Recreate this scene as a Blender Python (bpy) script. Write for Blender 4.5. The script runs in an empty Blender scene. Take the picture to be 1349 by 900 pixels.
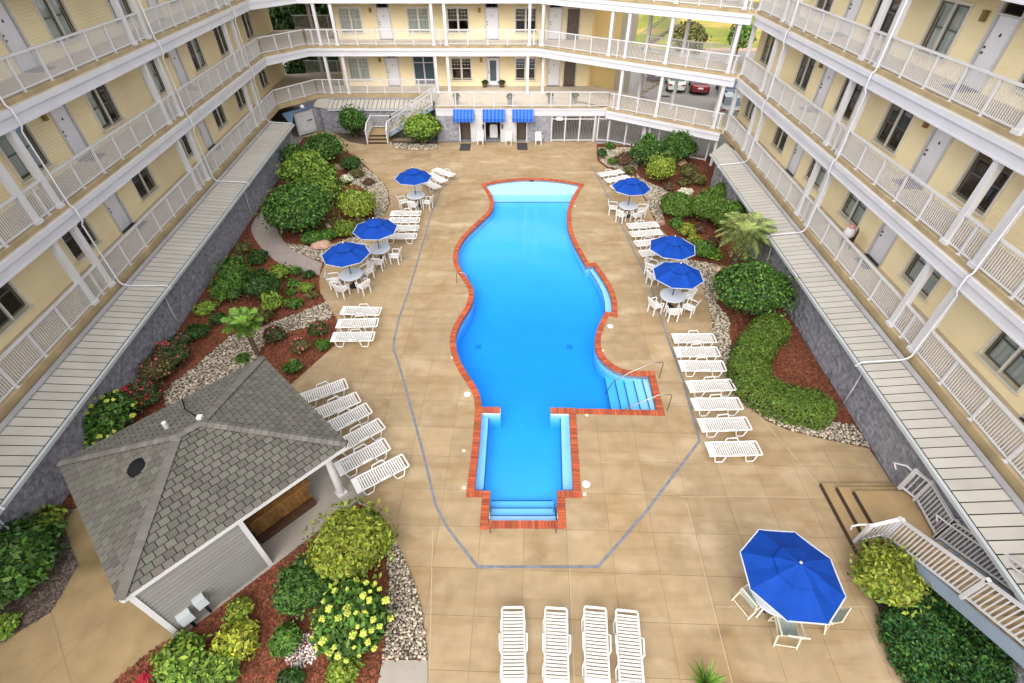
import bpy, bmesh, math, random
import numpy as np
from mathutils import Vector, Matrix
from mathutils.geometry import delaunay_2d_cdt

scene = bpy.context.scene
col = scene.collection
rng = random.Random(7)
R = math.radians
PI = math.pi

# ------------------------------------------------------------------ camera
CAM_H = 14.0
F_PX, CX, CY = 648.0, 674.5, 450.0            # focal length and centre in photo pixels (1349 x 900)
PITCH = math.atan2(578.0, F_PX)
cam_data = bpy.data.cameras.new('camera')
cam_data.sensor_width = 36.0
cam_data.lens = 36.0 * F_PX / 1349.0
cam_data.clip_end = 2000.0
cam = bpy.data.objects.new('camera', cam_data)
cam.location = (0, 0, CAM_H)
cam.rotation_euler = (PI / 2 - PITCH, 0, 0)
col.objects.link(cam)
scene.camera = cam

# ------------------------------------------------------------------ sky and sun
SUN_EL, SUN_AZ = R(42), R(-165)                # azimuth measured from +Y towards +X
world = bpy.data.worlds.new('World')
scene.world = world
world.use_nodes = True
wn = world.node_tree
wn.nodes.clear()
sky = wn.nodes.new('ShaderNodeTexSky')
sky.sky_type = 'NISHITA'
sky.sun_disc = False
sky.sun_elevation = SUN_EL
sky.sun_rotation = SUN_AZ
sky.air_density = 1.0
sky.dust_density = 4.0
sky.ozone_density = 1.0
bg = wn.nodes.new('ShaderNodeBackground')
bg.inputs['Strength'].default_value = 0.12
wo = wn.nodes.new('ShaderNodeOutputWorld')
grey = wn.nodes.new('ShaderNodeHueSaturation')          # thin overcast: the blue is washed out
grey.inputs['Saturation'].default_value = 0.30
wn.links.new(sky.outputs[0], grey.inputs['Color'])
wn.links.new(grey.outputs[0], bg.inputs['Color'])
wn.links.new(bg.outputs[0], wo.inputs['Surface'])
sun_data = bpy.data.lights.new('sun', 'SUN')
sun_data.energy = 1.5
sun_data.angle = R(150)
sun_data.color = (1.0, 0.965, 0.91)
sun = bpy.data.objects.new('sun', sun_data)
sun.rotation_euler = (PI / 2 - SUN_EL, 0, PI - SUN_AZ)
sun.location = (0, 20, 40)
col.objects.link(sun)
scene.view_settings.view_transform = 'Standard'
scene.view_settings.look = 'None'
scene.view_settings.exposure = 1.27
scene.view_settings.gamma = 1.0
scene.cycles.use_denoising = True
scene.cycles.max_bounces = 8
scene.cycles.transparent_max_bounces = 12
scene.cycles.caustics_reflective = False
scene.cycles.caustics_refractive = False

# ------------------------------------------------------------------ measuring: photo pixel -> point on the plane z
FV = Vector((0, math.cos(PITCH), -math.sin(PITCH)))
UV_ = Vector((0, math.sin(PITCH), math.cos(PITCH)))
def ray(u, v):
    return FV + Vector((1, 0, 0)) * ((u - CX) / F_PX) - UV_ * ((v - CY) / F_PX)
def at(u, v, z=0.0):
    r = ray(u, v); t = (z - CAM_H) / r.z
    return Vector((r.x * t, r.y * t, z))
def px(pts, z=0.0):
    return [(p.x, p.y) for p in (at(u, v, z) for u, v in pts)]
def metres(u, v, w, z=0.0):
    """width in metres of w photo pixels at the point seen at (u, v) on the plane z"""
    p = at(u, v, z); d = (p - Vector((0, 0, CAM_H))).dot(FV)
    return w * d / F_PX

# ------------------------------------------------------------------ materials
def mat(name, c, rough=0.6, var=0.0, vscale=1.0, isl=0.0, objr=0.0, bump=0.0, bscale=20.0, metal=0.0, spec=0.5,
        c2=None, c2scale=0.5, c2lo=0.45, c2hi=0.65, hue=0.0, coat=0.0, trans=0.0, sub=0.0, detail=4.0, wave=None):
    m = bpy.data.materials.new(name); m.use_nodes = True
    nt = m.node_tree; N = nt.nodes; L = nt.links
    b = N['Principled BSDF']
    b.inputs['Roughness'].default_value = rough
    b.inputs['Metallic'].default_value = metal
    b.inputs['Specular IOR Level'].default_value = spec
    if coat: b.inputs['Coat Weight'].default_value = coat
    if trans: b.inputs['Transmission Weight'].default_value = trans
    geo = N.new('ShaderNodeNewGeometry')
    rgb = N.new('ShaderNodeRGB'); rgb.outputs[0].default_value = (*c, 1)
    out = rgb.outputs[0]
    def noise(scale, det=detail):
        n = N.new('ShaderNodeTexNoise'); n.inputs['Scale'].default_value = scale
        n.inputs['Detail'].default_value = det
        L.new(geo.outputs['Position'], n.inputs['Vector'])
        return n
    if c2 is not None:
        n = noise(c2scale, 6.0)
        mr = N.new('ShaderNodeMapRange'); mr.inputs[1].default_value = c2lo; mr.inputs[2].default_value = c2hi
        L.new(n.outputs['Fac'], mr.inputs[0])
        mx = N.new('ShaderNodeMix'); mx.data_type = 'RGBA'
        L.new(mr.outputs[0], mx.inputs[0]); L.new(out, mx.inputs[6]); mx.inputs[7].default_value = (*c2, 1)
        out = mx.outputs[2]
    fac = None
    def madd(sock, mul, add):
        q = N.new('ShaderNodeMath'); q.operation = 'MULTIPLY_ADD'
        L.new(sock, q.inputs[0]); q.inputs[1].default_value = mul; q.inputs[2].default_value = add
        return q.outputs[0]
    def addf(a, bb):
        if a is None: return bb
        q = N.new('ShaderNodeMath'); q.operation = 'ADD'; L.new(a, q.inputs[0]); L.new(bb, q.inputs[1]); return q.outputs[0]
    if var: fac = addf(fac, madd(noise(vscale).outputs['Fac'], 4 * var, -2 * var))
    if isl: fac = addf(fac, madd(geo.outputs['Random Per Island'], 2 * isl, -isl))
    oi = None
    if objr:
        oi = N.new('ShaderNodeObjectInfo')
        fac = addf(fac, madd(oi.outputs['Random'], 2 * objr, -objr))
    if fac is not None or hue:
        h = N.new('ShaderNodeHueSaturation')
        if fac is not None: L.new(madd(fac, 1.0, 1.0), h.inputs['Value'])
        if hue:
            w = N.new('ShaderNodeTexWhiteNoise'); w.noise_dimensions = '1D'
            s = geo.outputs['Random Per Island']
            if objr: s = addf(s, oi.outputs['Random'])
            L.new(s, w.inputs['W'])
            L.new(madd(w.outputs['Value'], 2 * hue, 0.5 - hue), h.inputs['Hue'])
        L.new(out, h.inputs['Color']); out = h.outputs[0]
    L.new(out, b.inputs['Base Color'])
    hgt = None
    if bump:
        hgt = noise(bscale, 5.0).outputs['Fac']
        bp = N.new('ShaderNodeBump'); bp.inputs['Strength'].default_value = bump; bp.inputs['Distance'].default_value = 0.02
        L.new(hgt, bp.inputs['Height']); L.new(bp.outputs[0], b.inputs['Normal'])
    if wave:   # lap siding: saw tooth in z
        sep = N.new('ShaderNodeSeparateXYZ'); L.new(geo.outputs['Position'], sep.inputs[0])
        fr = N.new('ShaderNodeMath'); fr.operation = 'FRACT'
        dv = N.new('ShaderNodeMath'); dv.operation = 'DIVIDE'; dv.inputs[1].default_value = wave
        L.new(sep.outputs[2], dv.inputs[0]); L.new(dv.outputs[0], fr.inputs[0])
        bp = N.new('ShaderNodeBump'); bp.inputs['Strength'].default_value = 0.9; bp.inputs['Distance'].default_value = 0.07; bp.invert = True
        L.new(fr.outputs[0], bp.inputs['Height']); L.new(bp.outputs[0], b.inputs['Normal'])
    return m

def leafmat(name, c, hue=0.025, isl=0.62, var=0.3):
    return mat(name, c, rough=0.55, spec=0.3, isl=isl, var=var, vscale=2.5, hue=hue)

M = {}
M['slab'] = mat('tan_concrete', (0.325, 0.238, 0.138), 0.85, var=0.13, vscale=2.2, objr=0.07, c2=(0.25, 0.155, 0.065), c2scale=0.42, c2lo=0.50, c2hi=0.80, bump=0.15, bscale=40, spec=0.25, detail=8)
M['joint'] = mat('joint_concrete', (0.27, 0.19, 0.105), 0.95)
M['walk'] = mat('stained_walk_concrete', (0.3135, 0.2232, 0.114), 0.9, var=0.14, vscale=1.8, objr=0.05, c2=(0.17, 0.125, 0.06), c2scale=0.7, c2lo=0.52, c2hi=0.75, bump=0.15, bscale=30, spec=0.2, detail=8)
M['padc'] = mat('grey_pad_concrete', (0.306, 0.272, 0.2295), 0.9, var=0.12, vscale=2.0, c2=(0.22, 0.19, 0.155), c2scale=1.0, c2lo=0.5, c2hi=0.75, bump=0.1)
M['aggregate'] = mat('exposed_aggregate', (0.2805, 0.2338, 0.2082), 0.95, var=0.5, vscale=24, bump=0.5, bscale=45)
M['asphalt'] = mat('parking_asphalt', (0.24, 0.224, 0.208), 0.95, var=0.1, vscale=1.0)
M['drain'] = mat('drain_grey', (0.15, 0.16, 0.185), 0.8, var=0.25, vscale=5)
M['mulch'] = mat('red_mulch', (0.115, 0.032, 0.014), 0.95, var=0.45, vscale=14, bump=0.8, bscale=30)
M['chip'] = mat('mulch_chip', (0.155, 0.044, 0.018), 0.9, isl=0.6, hue=0.015)
M['mulchd'] = mat('dark_mulch', (0.085, 0.06, 0.045), 0.95, var=0.45, vscale=14, bump=0.8, bscale=30)
M['chipd'] = mat('dark_mulch_chip', (0.115, 0.085, 0.07), 0.9, isl=0.6, hue=0.02)
M['stone'] = mat('river_stone', (0.335, 0.285, 0.215), 0.8, isl=0.65, hue=0.03, bump=0.2, bscale=30)
M['whitestone'] = mat('white_stone', (0.558, 0.522, 0.495), 0.8, isl=0.4)
M['boulder'] = mat('boulder_stone', (0.40, 0.25, 0.18), 0.85, var=0.3, vscale=5, bump=0.7, bscale=9, objr=0.3)
M['brick'] = mat('coping_brick', (0.342, 0.0702, 0.0252), 0.8, isl=0.30, objr=0.30, hue=0.008, var=0.1, vscale=12, bump=0.2, bscale=60)
M['mortar'] = mat('brick_mortar', (0.30, 0.17, 0.10), 0.95, var=0.15, vscale=10)
M['basin'] = mat('pool_plaster', (0.52, 0.645, 0.86), 0.7, var=0.03, vscale=1.2)
M['tile_line'] = mat('blue_nosing_tile', (0.02, 0.09, 0.24), 0.3)
M['drain_cover'] = mat('drain_cover', (0.30, 0.42, 0.60), 0.6)
M['white'] = mat('white_plastic', (0.704, 0.6952, 0.6776), 0.45, var=0.04, vscale=3)
M['whiteslat'] = mat('white_resin', (0.66, 0.65, 0.635), 0.4, var=0.03, vscale=4)
M['trim'] = mat('white_trim', (0.535, 0.525, 0.53), 0.5, var=0.06, vscale=1.2)
M['fascia'] = mat('white_fascia', (0.55, 0.545, 0.575), 0.5, var=0.06, vscale=0.8)
M['wall'] = mat('yellow_siding', (0.92, 0.77, 0.47), 0.75, var=0.05, vscale=0.8, wave=0.115)
M['wallplain'] = mat('yellow_stucco', (0.82, 0.62, 0.28), 0.8, var=0.06, vscale=0.8)
M['slabedge'] = mat('balcony_edge', (0.33, 0.25, 0.135), 0.9, var=0.25, vscale=1.5)
M['balcony'] = mat('balcony_floor', (0.55, 0.47, 0.36), 0.9, var=0.12, vscale=1.5)
M['soffit'] = mat('soffit', (0.55, 0.50, 0.42), 0.8)
M['sash'] = mat('dark_sash', (0.10, 0.10, 0.10), 0.5)
M['pale_joint'] = mat('pale_caulk', (0.44, 0.35, 0.23), 0.9)
M['frame'] = mat('window_frame', (0.70, 0.66, 0.57), 0.5, var=0.05)
M['door'] = mat('lilac_white_door', (0.76, 0.75, 0.79), 0.4)
M['doorbrown'] = mat('brown_door', (0.10, 0.07, 0.05), 0.5, var=0.15, vscale=4)
M['dark'] = mat('dark_metal', (0.02, 0.02, 0.022), 0.4, metal=0.3)
M['black'] = mat('matt_black', (0.010, 0.010, 0.012), 0.9, spec=0.1)
M['brass'] = mat('old_brass', (0.25, 0.16, 0.06), 0.5, metal=0.4)
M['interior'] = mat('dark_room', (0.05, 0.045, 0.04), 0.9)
M['curtain'] = mat('grey_green_curtain', (0.58, 0.61, 0.59), 0.9, var=0.08, vscale=3)
M['curtain2'] = mat('pale_curtain', (0.70, 0.71, 0.68), 0.9, var=0.08, vscale=3)
M['metalroof'] = mat('pale_roof_metal', (0.40, 0.378, 0.335), 0.45, var=0.08, vscale=1.2, objr=0.05, spec=0.4)
M['flash'] = mat('grey_flashing', (0.306, 0.2975, 0.3145), 0.5, var=0.15, vscale=1.0)
M['gutter'] = mat('gutter_metal', (0.42, 0.45, 0.46), 0.4, var=0.1)
M['bluegrey'] = mat('blue_grey_board', (0.23, 0.28, 0.35), 0.6, var=0.1)
M['membrane'] = mat('blue_membrane', (0.096, 0.16, 0.264), 0.6, var=0.2, vscale=2)
M['shingle'] = mat('slate_shingle', (0.092, 0.086, 0.073), 0.9, isl=0.18, objr=0.22, hue=0.05, var=0.1, vscale=10, bump=0.3, bscale=60)
M['ridge'] = mat('ridge_shingle', (0.115, 0.105, 0.095), 0.9, isl=0.15, objr=0.2, hue=0.02, bump=0.3, bscale=60)
M['underlay'] = mat('roof_underlay', (0.035, 0.033, 0.03), 0.95)
M['siding'] = mat('grey_siding', (0.1686, 0.1623, 0.1497), 0.65, var=0.05, objr=0.05, vscale=1.5)
M['wood'] = mat('bar_wood', (0.176, 0.084, 0.02), 0.6, var=0.4, vscale=6, objr=0.25)
M['wooddark'] = mat('dark_wood', (0.07, 0.03, 0.015), 0.6, var=0.3, vscale=6)
M['canvas'] = mat('blue_canvas', (0.0015, 0.042, 0.275), 0.8, var=0.14, vscale=2.5, spec=0.2, bump=0.5, bscale=5)
M['hem'] = mat('grey_blue_hem', (0.45, 0.48, 0.55), 0.8)
M['awning'] = mat('blue_awning', (0.006, 0.065, 0.42), 0.7, var=0.05)
M['awninglight'] = mat('light_blue_awning', (0.025, 0.15, 0.55), 0.7)
M['tabletop'] = mat('pale_table', (0.58, 0.62, 0.68), 0.3, var=0.05)
M['steel'] = mat('stainless_rail', (0.36, 0.335, 0.30), 0.25, metal=0.9)
M['cream'] = mat('cream_aluminium', (0.648, 0.594, 0.468), 0.4)
M['sling'] = mat('sling_fabric', (0.42, 0.48, 0.44), 0.8, var=0.1, vscale=10)
M['mat'] = mat('dark_door_mat', (0.035, 0.032, 0.035), 0.95, var=0.2, vscale=8)
M['matblue'] = mat('blue_grey_mat', (0.07, 0.08, 0.12), 0.95, var=0.2, vscale=8)
M['pot'] = mat('grey_planter', (0.20, 0.21, 0.19), 0.8)
M['potbrown'] = mat('brown_planter', (0.12, 0.06, 0.03), 0.8)
M['trunk'] = mat('trunk_bark', (0.10, 0.07, 0.045), 0.95, var=0.4, vscale=12, bump=0.8, bscale=25)
M['concrete_step'] = mat('step_concrete', (0.3145, 0.2125, 0.102), 0.9, var=0.15, vscale=2, c2=(0.23, 0.16, 0.085), c2scale=1.0)
M['riser'] = mat('dark_riser', (0.05, 0.035, 0.022), 0.95)  # riser faces, much darker than the treads
M['grass'] = mat('lawn_grass', (0.19, 0.22, 0.02), 0.95, var=0.25, vscale=0.2, c2=(0.42, 0.30, 0.07), c2scale=0.12, c2lo=0.50, c2hi=0.6)
M['kerb'] = mat('kerb_tan', (0.42, 0.30, 0.20), 0.9)
M['fencegrey'] = mat('grey_picket', (0.30, 0.285, 0.27), 0.6)
M['pink'] = mat('pink_cloth', (0.62, 0.28, 0.26), 0.9)
M['bagwhite'] = mat('white_cloth', (0.72, 0.70, 0.72), 0.9)
M['tyre'] = mat('tyre', (0.015, 0.015, 0.015), 0.9)
M['rim'] = mat('alloy', (0.45, 0.45, 0.46), 0.3, metal=0.8)
M['carglass'] = mat('car_glass', (0.05, 0.08, 0.10), 0.05, spec=0.8)
M['tail'] = mat('tail_lamp', (0.35, 0.01, 0.01), 0.2)
M['plate'] = mat('plate_white', (0.7, 0.7, 0.7), 0.5)

# streaks and old water stains on the deck
def _streaks():
    nt = M['slab'].node_tree; N = nt.nodes; L = nt.links; b = N['Principled BSDF']
    src = b.inputs['Base Color'].links[0].from_socket
    g = N.new('ShaderNodeNewGeometry')
    def layer(src, scale, rot, colr, lo, hi, amt, det=6, dist=0.0):
        mp = N.new('ShaderNodeMapping'); mp.inputs['Scale'].default_value = scale; mp.inputs['Rotation'].default_value = (0, 0, rot)
        L.new(g.outputs['Position'], mp.inputs[0])
        n = N.new('ShaderNodeTexNoise'); n.inputs['Scale'].default_value = 1; n.inputs['Detail'].default_value = det; n.inputs['Distortion'].default_value = dist; L.new(mp.outputs[0], n.inputs['Vector'])
        mr = N.new('ShaderNodeMapRange'); mr.inputs[1].default_value = lo; mr.inputs[2].default_value = hi; mr.inputs[4].default_value = amt; L.new(n.outputs['Fac'], mr.inputs[0])
        mx = N.new('ShaderNodeMix'); mx.data_type = 'RGBA'; L.new(mr.outputs[0], mx.inputs[0]); L.new(src, mx.inputs[6]); mx.inputs[7].default_value = (*colr, 1)
        return mx.outputs[2]
    src = layer(src, (.35, 2.6, 1), .06, (.215, .14, .06), .50, .72, .5)
    src = layer(src, (.5, .9, 1), .5, (.50, .40, .27), .54, .74, .6)
    src = layer(src, (.45, .45, 1), 1.1, (.12, .08, .04), .62, .78, .55, 9, .8)
    src = layer(src, (9, 9, 1), 0, (.10, .065, .03), .68, .80, .5, 3)
    L.new(src, b.inputs['Base Color'])
_streaks()
# foliage
M['g_dark'] = leafmat('dark_green_leaf', (0.027, 0.070, 0.010))
M['g_mid'] = leafmat('mid_green_leaf', (0.058, 0.13, 0.015))
M['g_light'] = leafmat('light_green_leaf', (0.155, 0.24, 0.028))
M['g_yellow'] = leafmat('yellow_green_leaf', (0.165, 0.195, 0.018), hue=0.015)
M['g_lime'] = leafmat('lime_leaf', (0.30, 0.33, 0.03), hue=0.02)
M['g_olive'] = leafmat('olive_leaf', (0.10, 0.10, 0.025))
M['g_bronze'] = leafmat('bronze_leaf', (0.10, 0.055, 0.03))
M['g_hedge'] = leafmat('hedge_leaf', (0.072, 0.118, 0.013), isl=0.4)
M['g_cover'] = leafmat('ground_cover_leaf', (0.024, 0.08, 0.016))
M['g_palm'] = leafmat('palm_leaf', (0.22, 0.27, 0.08), hue=0.03)
M['g_palm2'] = leafmat('young_palm_leaf', (0.11, 0.21, 0.025), hue=0.02)
M['fl_yellow'] = mat('yellow_blossom', (0.42, 0.48, 0.07), 0.8, isl=0.2, objr=0.25, hue=0.02)
M['fl_red'] = mat('red_blossom', (0.45, 0.02, 0.03), 0.7, isl=0.4, hue=0.02)
M['fl_pink'] = mat('pink_blossom', (0.45, 0.10, 0.13), 0.7, isl=0.4, hue=0.02)
M['fl_white'] = mat('white_blossom', (0.7, 0.68, 0.52), 0.7, isl=0.2)

def thin_fresnel(N, L, ior, normal=None):
    """the same reflection from both sides, so that light gets out as it got in"""
    g = N.new('ShaderNodeNewGeometry'); mr = N.new('ShaderNodeMapRange')
    mr.inputs[3].default_value = ior; mr.inputs[4].default_value = 1 / ior
    L.new(g.outputs['Backfacing'], mr.inputs[0])
    fr = N.new('ShaderNodeFresnel'); L.new(mr.outputs[0], fr.inputs[0])
    return fr
def glass_mat():
    m = bpy.data.materials.new('window_glass'); m.use_nodes = True
    nt = m.node_tree; N = nt.nodes; L = nt.links; N.clear()
    o = N.new('ShaderNodeOutputMaterial'); mx = N.new('ShaderNodeMixShader')
    t = N.new('ShaderNodeBsdfTransparent'); t.inputs[0].default_value = (0.88, 0.90, 0.90, 1)
    g = N.new('ShaderNodeBsdfGlossy'); g.inputs['Roughness'].default_value = 0.03
    fr = thin_fresnel(N, L, 1.5)
    L.new(fr.outputs[0], mx.inputs[0]); L.new(t.outputs[0], mx.inputs[1]); L.new(g.outputs[0], mx.inputs[2])
    L.new(mx.outputs[0], o.inputs[0]); return m
M['glass'] = glass_mat()

def water_mat():
    m = bpy.data.materials.new('pool_water'); m.use_nodes = True
    nt = m.node_tree; N = nt.nodes; L = nt.links; N.clear()
    o = N.new('ShaderNodeOutputMaterial'); mx = N.new('ShaderNodeMixShader')
    t = N.new('ShaderNodeBsdfTransparent'); t.inputs[0].default_value = (0.93, 0.97, 1.0, 1)
    g = N.new('ShaderNodeBsdfGlossy'); g.inputs['Roughness'].default_value = 0.06
    fr = thin_fresnel(N, L, 1.33)
    geo = N.new('ShaderNodeNewGeometry')
    n = N.new('ShaderNodeTexNoise'); n.inputs['Scale'].default_value = 2.5; n.inputs['Detail'].default_value = 3
    L.new(geo.outputs['Position'], n.inputs['Vector'])
    bp = N.new('ShaderNodeBump'); bp.inputs['Strength'].default_value = 0.12; bp.inputs['Distance'].default_value = 0.05
    L.new(n.outputs['Fac'], bp.inputs['Height'])
    L.new(bp.outputs[0], g.inputs['Normal']); L.new(bp.outputs[0], fr.inputs['Normal'])
    L.new(fr.outputs[0], mx.inputs[0]); L.new(t.outputs[0], mx.inputs[1]); L.new(g.outputs[0], mx.inputs[2])
    L.new(mx.outputs[0], o.inputs['Surface'])
    va = N.new('ShaderNodeVolumeAbsorption'); va.inputs['Color'].default_value = (0.0, 0.785, 0.985, 1); va.inputs['Density'].default_value = 1.6
    L.new(va.outputs[0], o.inputs['Volume'])
    return m
M['water'] = water_mat()

# ------------------------------------------------------------------ mesh builder
BOXF = [(0, 3, 2, 1), (4, 5, 6, 7), (0, 1, 5, 4), (1, 2, 6, 5), (2, 3, 7, 6), (3, 0, 4, 7)]
class MB:
    def __init__(self): self.v = []; self.f = []; self.m = []
    def add(self, vs, fs, mi=0):
        b = len(self.v); self.v += [tuple(p) for p in vs]
        self.f += [tuple(i + b for i in f) for f in fs]; self.m += [mi] * len(fs)
        return self
    def box(self, c, s, rz=0.0, mi=0, M4=None):
        hx, hy, hz = s[0] / 2, s[1] / 2, s[2] / 2
        ca, sa = math.cos(rz), math.sin(rz); vs = []
        for z in (-hz, hz):
            for x, y in ((-hx, -hy), (hx, -hy), (hx, hy), (-hx, hy)):
                vs.append((c[0] + x * ca - y * sa, c[1] + x * sa + y * ca, c[2] + z))
        if M4 is not None: vs = [M4 @ Vector(p) for p in vs]
        return self.add(vs, BOXF, mi)
    def bar(self, a, b, w, h, up=(0, 0, 1), mi=0):
        a = Vector(a); b = Vector(b); d = (b - a).normalized(); up = Vector(up)
        if abs(d.dot(up)) > 0.98: up = Vector((0, 1, 0)) if abs(d.y) < 0.9 else Vector((1, 0, 0))
        x = d.cross(up).normalized(); y = x.cross(d).normalized()
        vs = []
        for p in (a, b):
            for sx, sy in ((-1, -1), (1, -1), (1, 1), (-1, 1)):
                vs.append(p + x * (sx * w / 2) + y * (sy * h / 2))
        return self.add(vs, [(0, 1, 2, 3), (7, 6, 5, 4), (0, 4, 5, 1), (1, 5, 6, 2), (2, 6, 7, 3), (3, 7, 4, 0)], mi)
    def tube(self, pts, r, n=8, closed=False, mi=0, r2=None):
        pts = [Vector(p) for p in pts]; k = len(pts); rings = []
        prev = None
        for i, p in enumerate(pts):
            if closed: d = (pts[(i + 1) % k] - pts[i - 1]).normalized()
            else: d = (pts[min(i + 1, k - 1)] - pts[max(i - 1, 0)]).normalized()
            if prev is None:
                up = Vector((0, 0, 1)) if abs(d.z) < 0.9 else Vector((1, 0, 0))
                x = d.cross(up).normalized()
            else:
                x = (prev - d * prev.dot(d)).normalized()
            prev = x; y = d.cross(x)
            rr = r if r2 is None else r + (r2 - r) * i / max(1, k - 1)
            rings.append([p + (x * math.cos(2 * PI * j / n) + y * math.sin(2 * PI * j / n)) * rr for j in range(n)])
        vs = [q for ring in rings for q in ring]; fs = []
        m = k if closed else k - 1
        for i in range(m):
            for j in range(n):
                a0 = i * n + j; a1 = i * n + (j + 1) % n; b0 = ((i + 1) % k) * n + j; b1 = ((i + 1) % k) * n + (j + 1) % n
                fs.append((a0, a1, b1, b0))
        if not closed:
            fs.append(tuple(range(n - 1, -1, -1))); fs.append(tuple((k - 1) * n + j for j in range(n)))
        return self.add(vs, fs, mi)
    def lathe(self, prof, n=16, c=(0, 0, 0), mi=0):
        vs = []; fs = []
        for r, z in prof:
            for j in range(n):
                vs.append((c[0] + r * math.cos(2 * PI * j / n), c[1] + r * math.sin(2 * PI * j / n), c[2] + z))
        for i in range(len(prof) - 1):
            for j in range(n):
                fs.append((i * n + j, i * n + (j + 1) % n, (i + 1) * n + (j + 1) % n, (i + 1) * n + j))
        fs.append(tuple(range(n - 1, -1, -1))); fs.append(tuple((len(prof) - 1) * n + j for j in range(n)))
        return self.add(vs, fs, mi)
    def prism(self, poly, z0, z1, mi=0):
        n = len(poly); vs = [(p[0], p[1], z0) for p in poly] + [(p[0], p[1], z1) for p in poly]
        if area2(poly) < 0: poly = poly[::-1]; vs = [(p[0], p[1], z0) for p in poly] + [(p[0], p[1], z1) for p in poly]
        fs = [tuple(range(n - 1, -1, -1)), tuple(range(n, 2 * n))] + [(i, (i + 1) % n, n + (i + 1) % n, n + i) for i in range(n)]
        return self.add(vs, fs, mi)
    def mesh(self, name, mats, smooth=False):
        me = bpy.data.meshes.new(name); me.from_pydata(self.v, [], self.f); me.update()
        for mm in (mats if isinstance(mats, (list, tuple)) else [mats]): me.materials.append(mm)
        if any(self.m): me.polygons.foreach_set('material_index', self.m)
        if smooth: me.polygons.foreach_set('use_smooth', [True] * len(me.polygons))
        return me
    def build(self, name, mats, parent=None, smooth=False, world=True, kind=None):
        return link(name, self.mesh(name, mats, smooth), parent, world, kind)

def link(name, me, parent=None, world=False, kind=None, M4=None):
    """world=True: mesh holds world coordinates, so the parent's own place is taken off"""
    o = bpy.data.objects.new(name, me); col.objects.link(o)
    if parent is not None:
        o.parent = parent
        if world:
            p = parent; off = Vector((0, 0, 0))
            while p is not None: off += p.location; p = p.parent
            o.location = -off
    if M4 is not None:
        if parent is not None and world:
            o.matrix_local = Matrix.Translation(o.location) @ M4
        else: o.matrix_local = M4
    if kind: o['kind'] = kind
    return o
def empty(name, loc=(0, 0, 0), rz=0.0):
    o = bpy.data.objects.new(name, None); o.empty_display_size = 0.2
    o.location = loc; o.rotation_euler = (0, 0, rz); col.objects.link(o); return o
def tag(o, label=None, cat=None, group=None, kind=None):
    if label: o['label'] = label
    if cat: o['category'] = cat
    if group: o['group'] = group
    if kind: o['kind'] = kind
    return o
KIDS = {}
def kids(o):
    return [c for c in o.children]
def copy_tree(o, parent=None):
    c = o.copy(); col.objects.link(c)
    if parent is not None: c.parent = parent
    for k in list(o.children): copy_tree(k, c)
    return c
def put(o, loc, rz=0.0, s=None):
    o.location = loc; o.rotation_euler = (0, 0, rz)
    if s: o.scale = (s, s, s)
    return o

# ------------------------------------------------------------------ polygons
def area2(p):
    return sum(p[i][0] * p[(i + 1) % len(p)][1] - p[(i + 1) % len(p)][0] * p[i][1] for i in range(len(p)))
def inside(x, y, poly):
    c = False; j = len(poly) - 1
    for i in range(len(poly)):
        xi, yi = poly[i][0], poly[i][1]; xj, yj = poly[j][0], poly[j][1]
        if (yi > y) != (yj > y) and x < (xj - xi) * (y - yi) / (yj - yi) + xi: c = not c
        j = i
    return c
def fill(outer, holes=(), pts=()):
    vs = []; es = []
    for lp in [outer] + list(holes):
        b = len(vs); n = len(lp); vs += [Vector((p[0], p[1])) for p in lp]
        es += [(b + i, b + (i + 1) % n) for i in range(n)]
    vs += [Vector(p) for p in pts]
    r = delaunay_2d_cdt(vs, es, [], 0, 1e-5)
    V, T = r[0], r[2]; out = []
    for t in T:
        cx = sum(V[i].x for i in t) / len(t); cy = sum(V[i].y for i in t) / len(t)
        if inside(cx, cy, outer) and not any(inside(cx, cy, h) for h in holes):
            a = sum(V[t[i]].x * V[t[(i + 1) % 3]].y - V[t[(i + 1) % 3]].x * V[t[i]].y for i in range(3))
            out.append(tuple(t) if a > 0 else tuple(reversed(t)))
    return V, out
def sheet(name, outer, z, m, holes=(), label=None, cat=None, kind='structure', skirt=0.0, parent=None):
    V, T = fill(outer, holes); mb = MB()
    mb.add([(p.x, p.y, z) for p in V], T)
    if skirt:
        for lp in [outer] + list(holes):
            n = len(lp); mb.add([(p[0], p[1], z) for p in lp] + [(p[0], p[1], z - skirt) for p in lp],
                                [(i, (i + 1) % n, n + (i + 1) % n, n + i) for i in range(n)])
    o = mb.build(name, m, parent, kind=kind)
    return tag(o, label, cat)
def chaikin(pts, k=2):
    """round a polygon off except at points flagged as corners: (x, y, 1)"""
    for _ in range(k):
        out = []; n = len(pts)
        for i in range(n):
            p, q, r = pts[i - 1], pts[i], pts[(i + 1) % n]
            if len(q) > 2 and q[2]: out.append(q)
            else:
                out.append((q[0] * .75 + p[0] * .25, q[1] * .75 + p[1] * .25, 0)); out.append((q[0] * .75 + r[0] * .25, q[1] * .75 + r[1] * .25, 0))
        pts = out
    return pts
def offset(poly, d):
    """positive d moves every edge towards the inside of the polygon"""
    n = len(poly); sg = 1 if area2(poly) > 0 else -1; out = []
    for i in range(n):
        p0, p1, p2 = Vector(poly[i - 1][:2]), Vector(poly[i][:2]), Vector(poly[(i + 1) % n][:2])
        e1 = (p1 - p0).normalized(); e2 = (p2 - p1).normalized()
        n1 = Vector((-e1.y, e1.x)) * sg; n2 = Vector((-e2.y, e2.x)) * sg
        b = (n1 + n2); 
        if b.length < 1e-6: b = n1
        b.normalize(); k = max(0.35, b.dot(n1)); q = p1 + b * (d / k); out.append((q.x, q.y))
    return out
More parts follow.
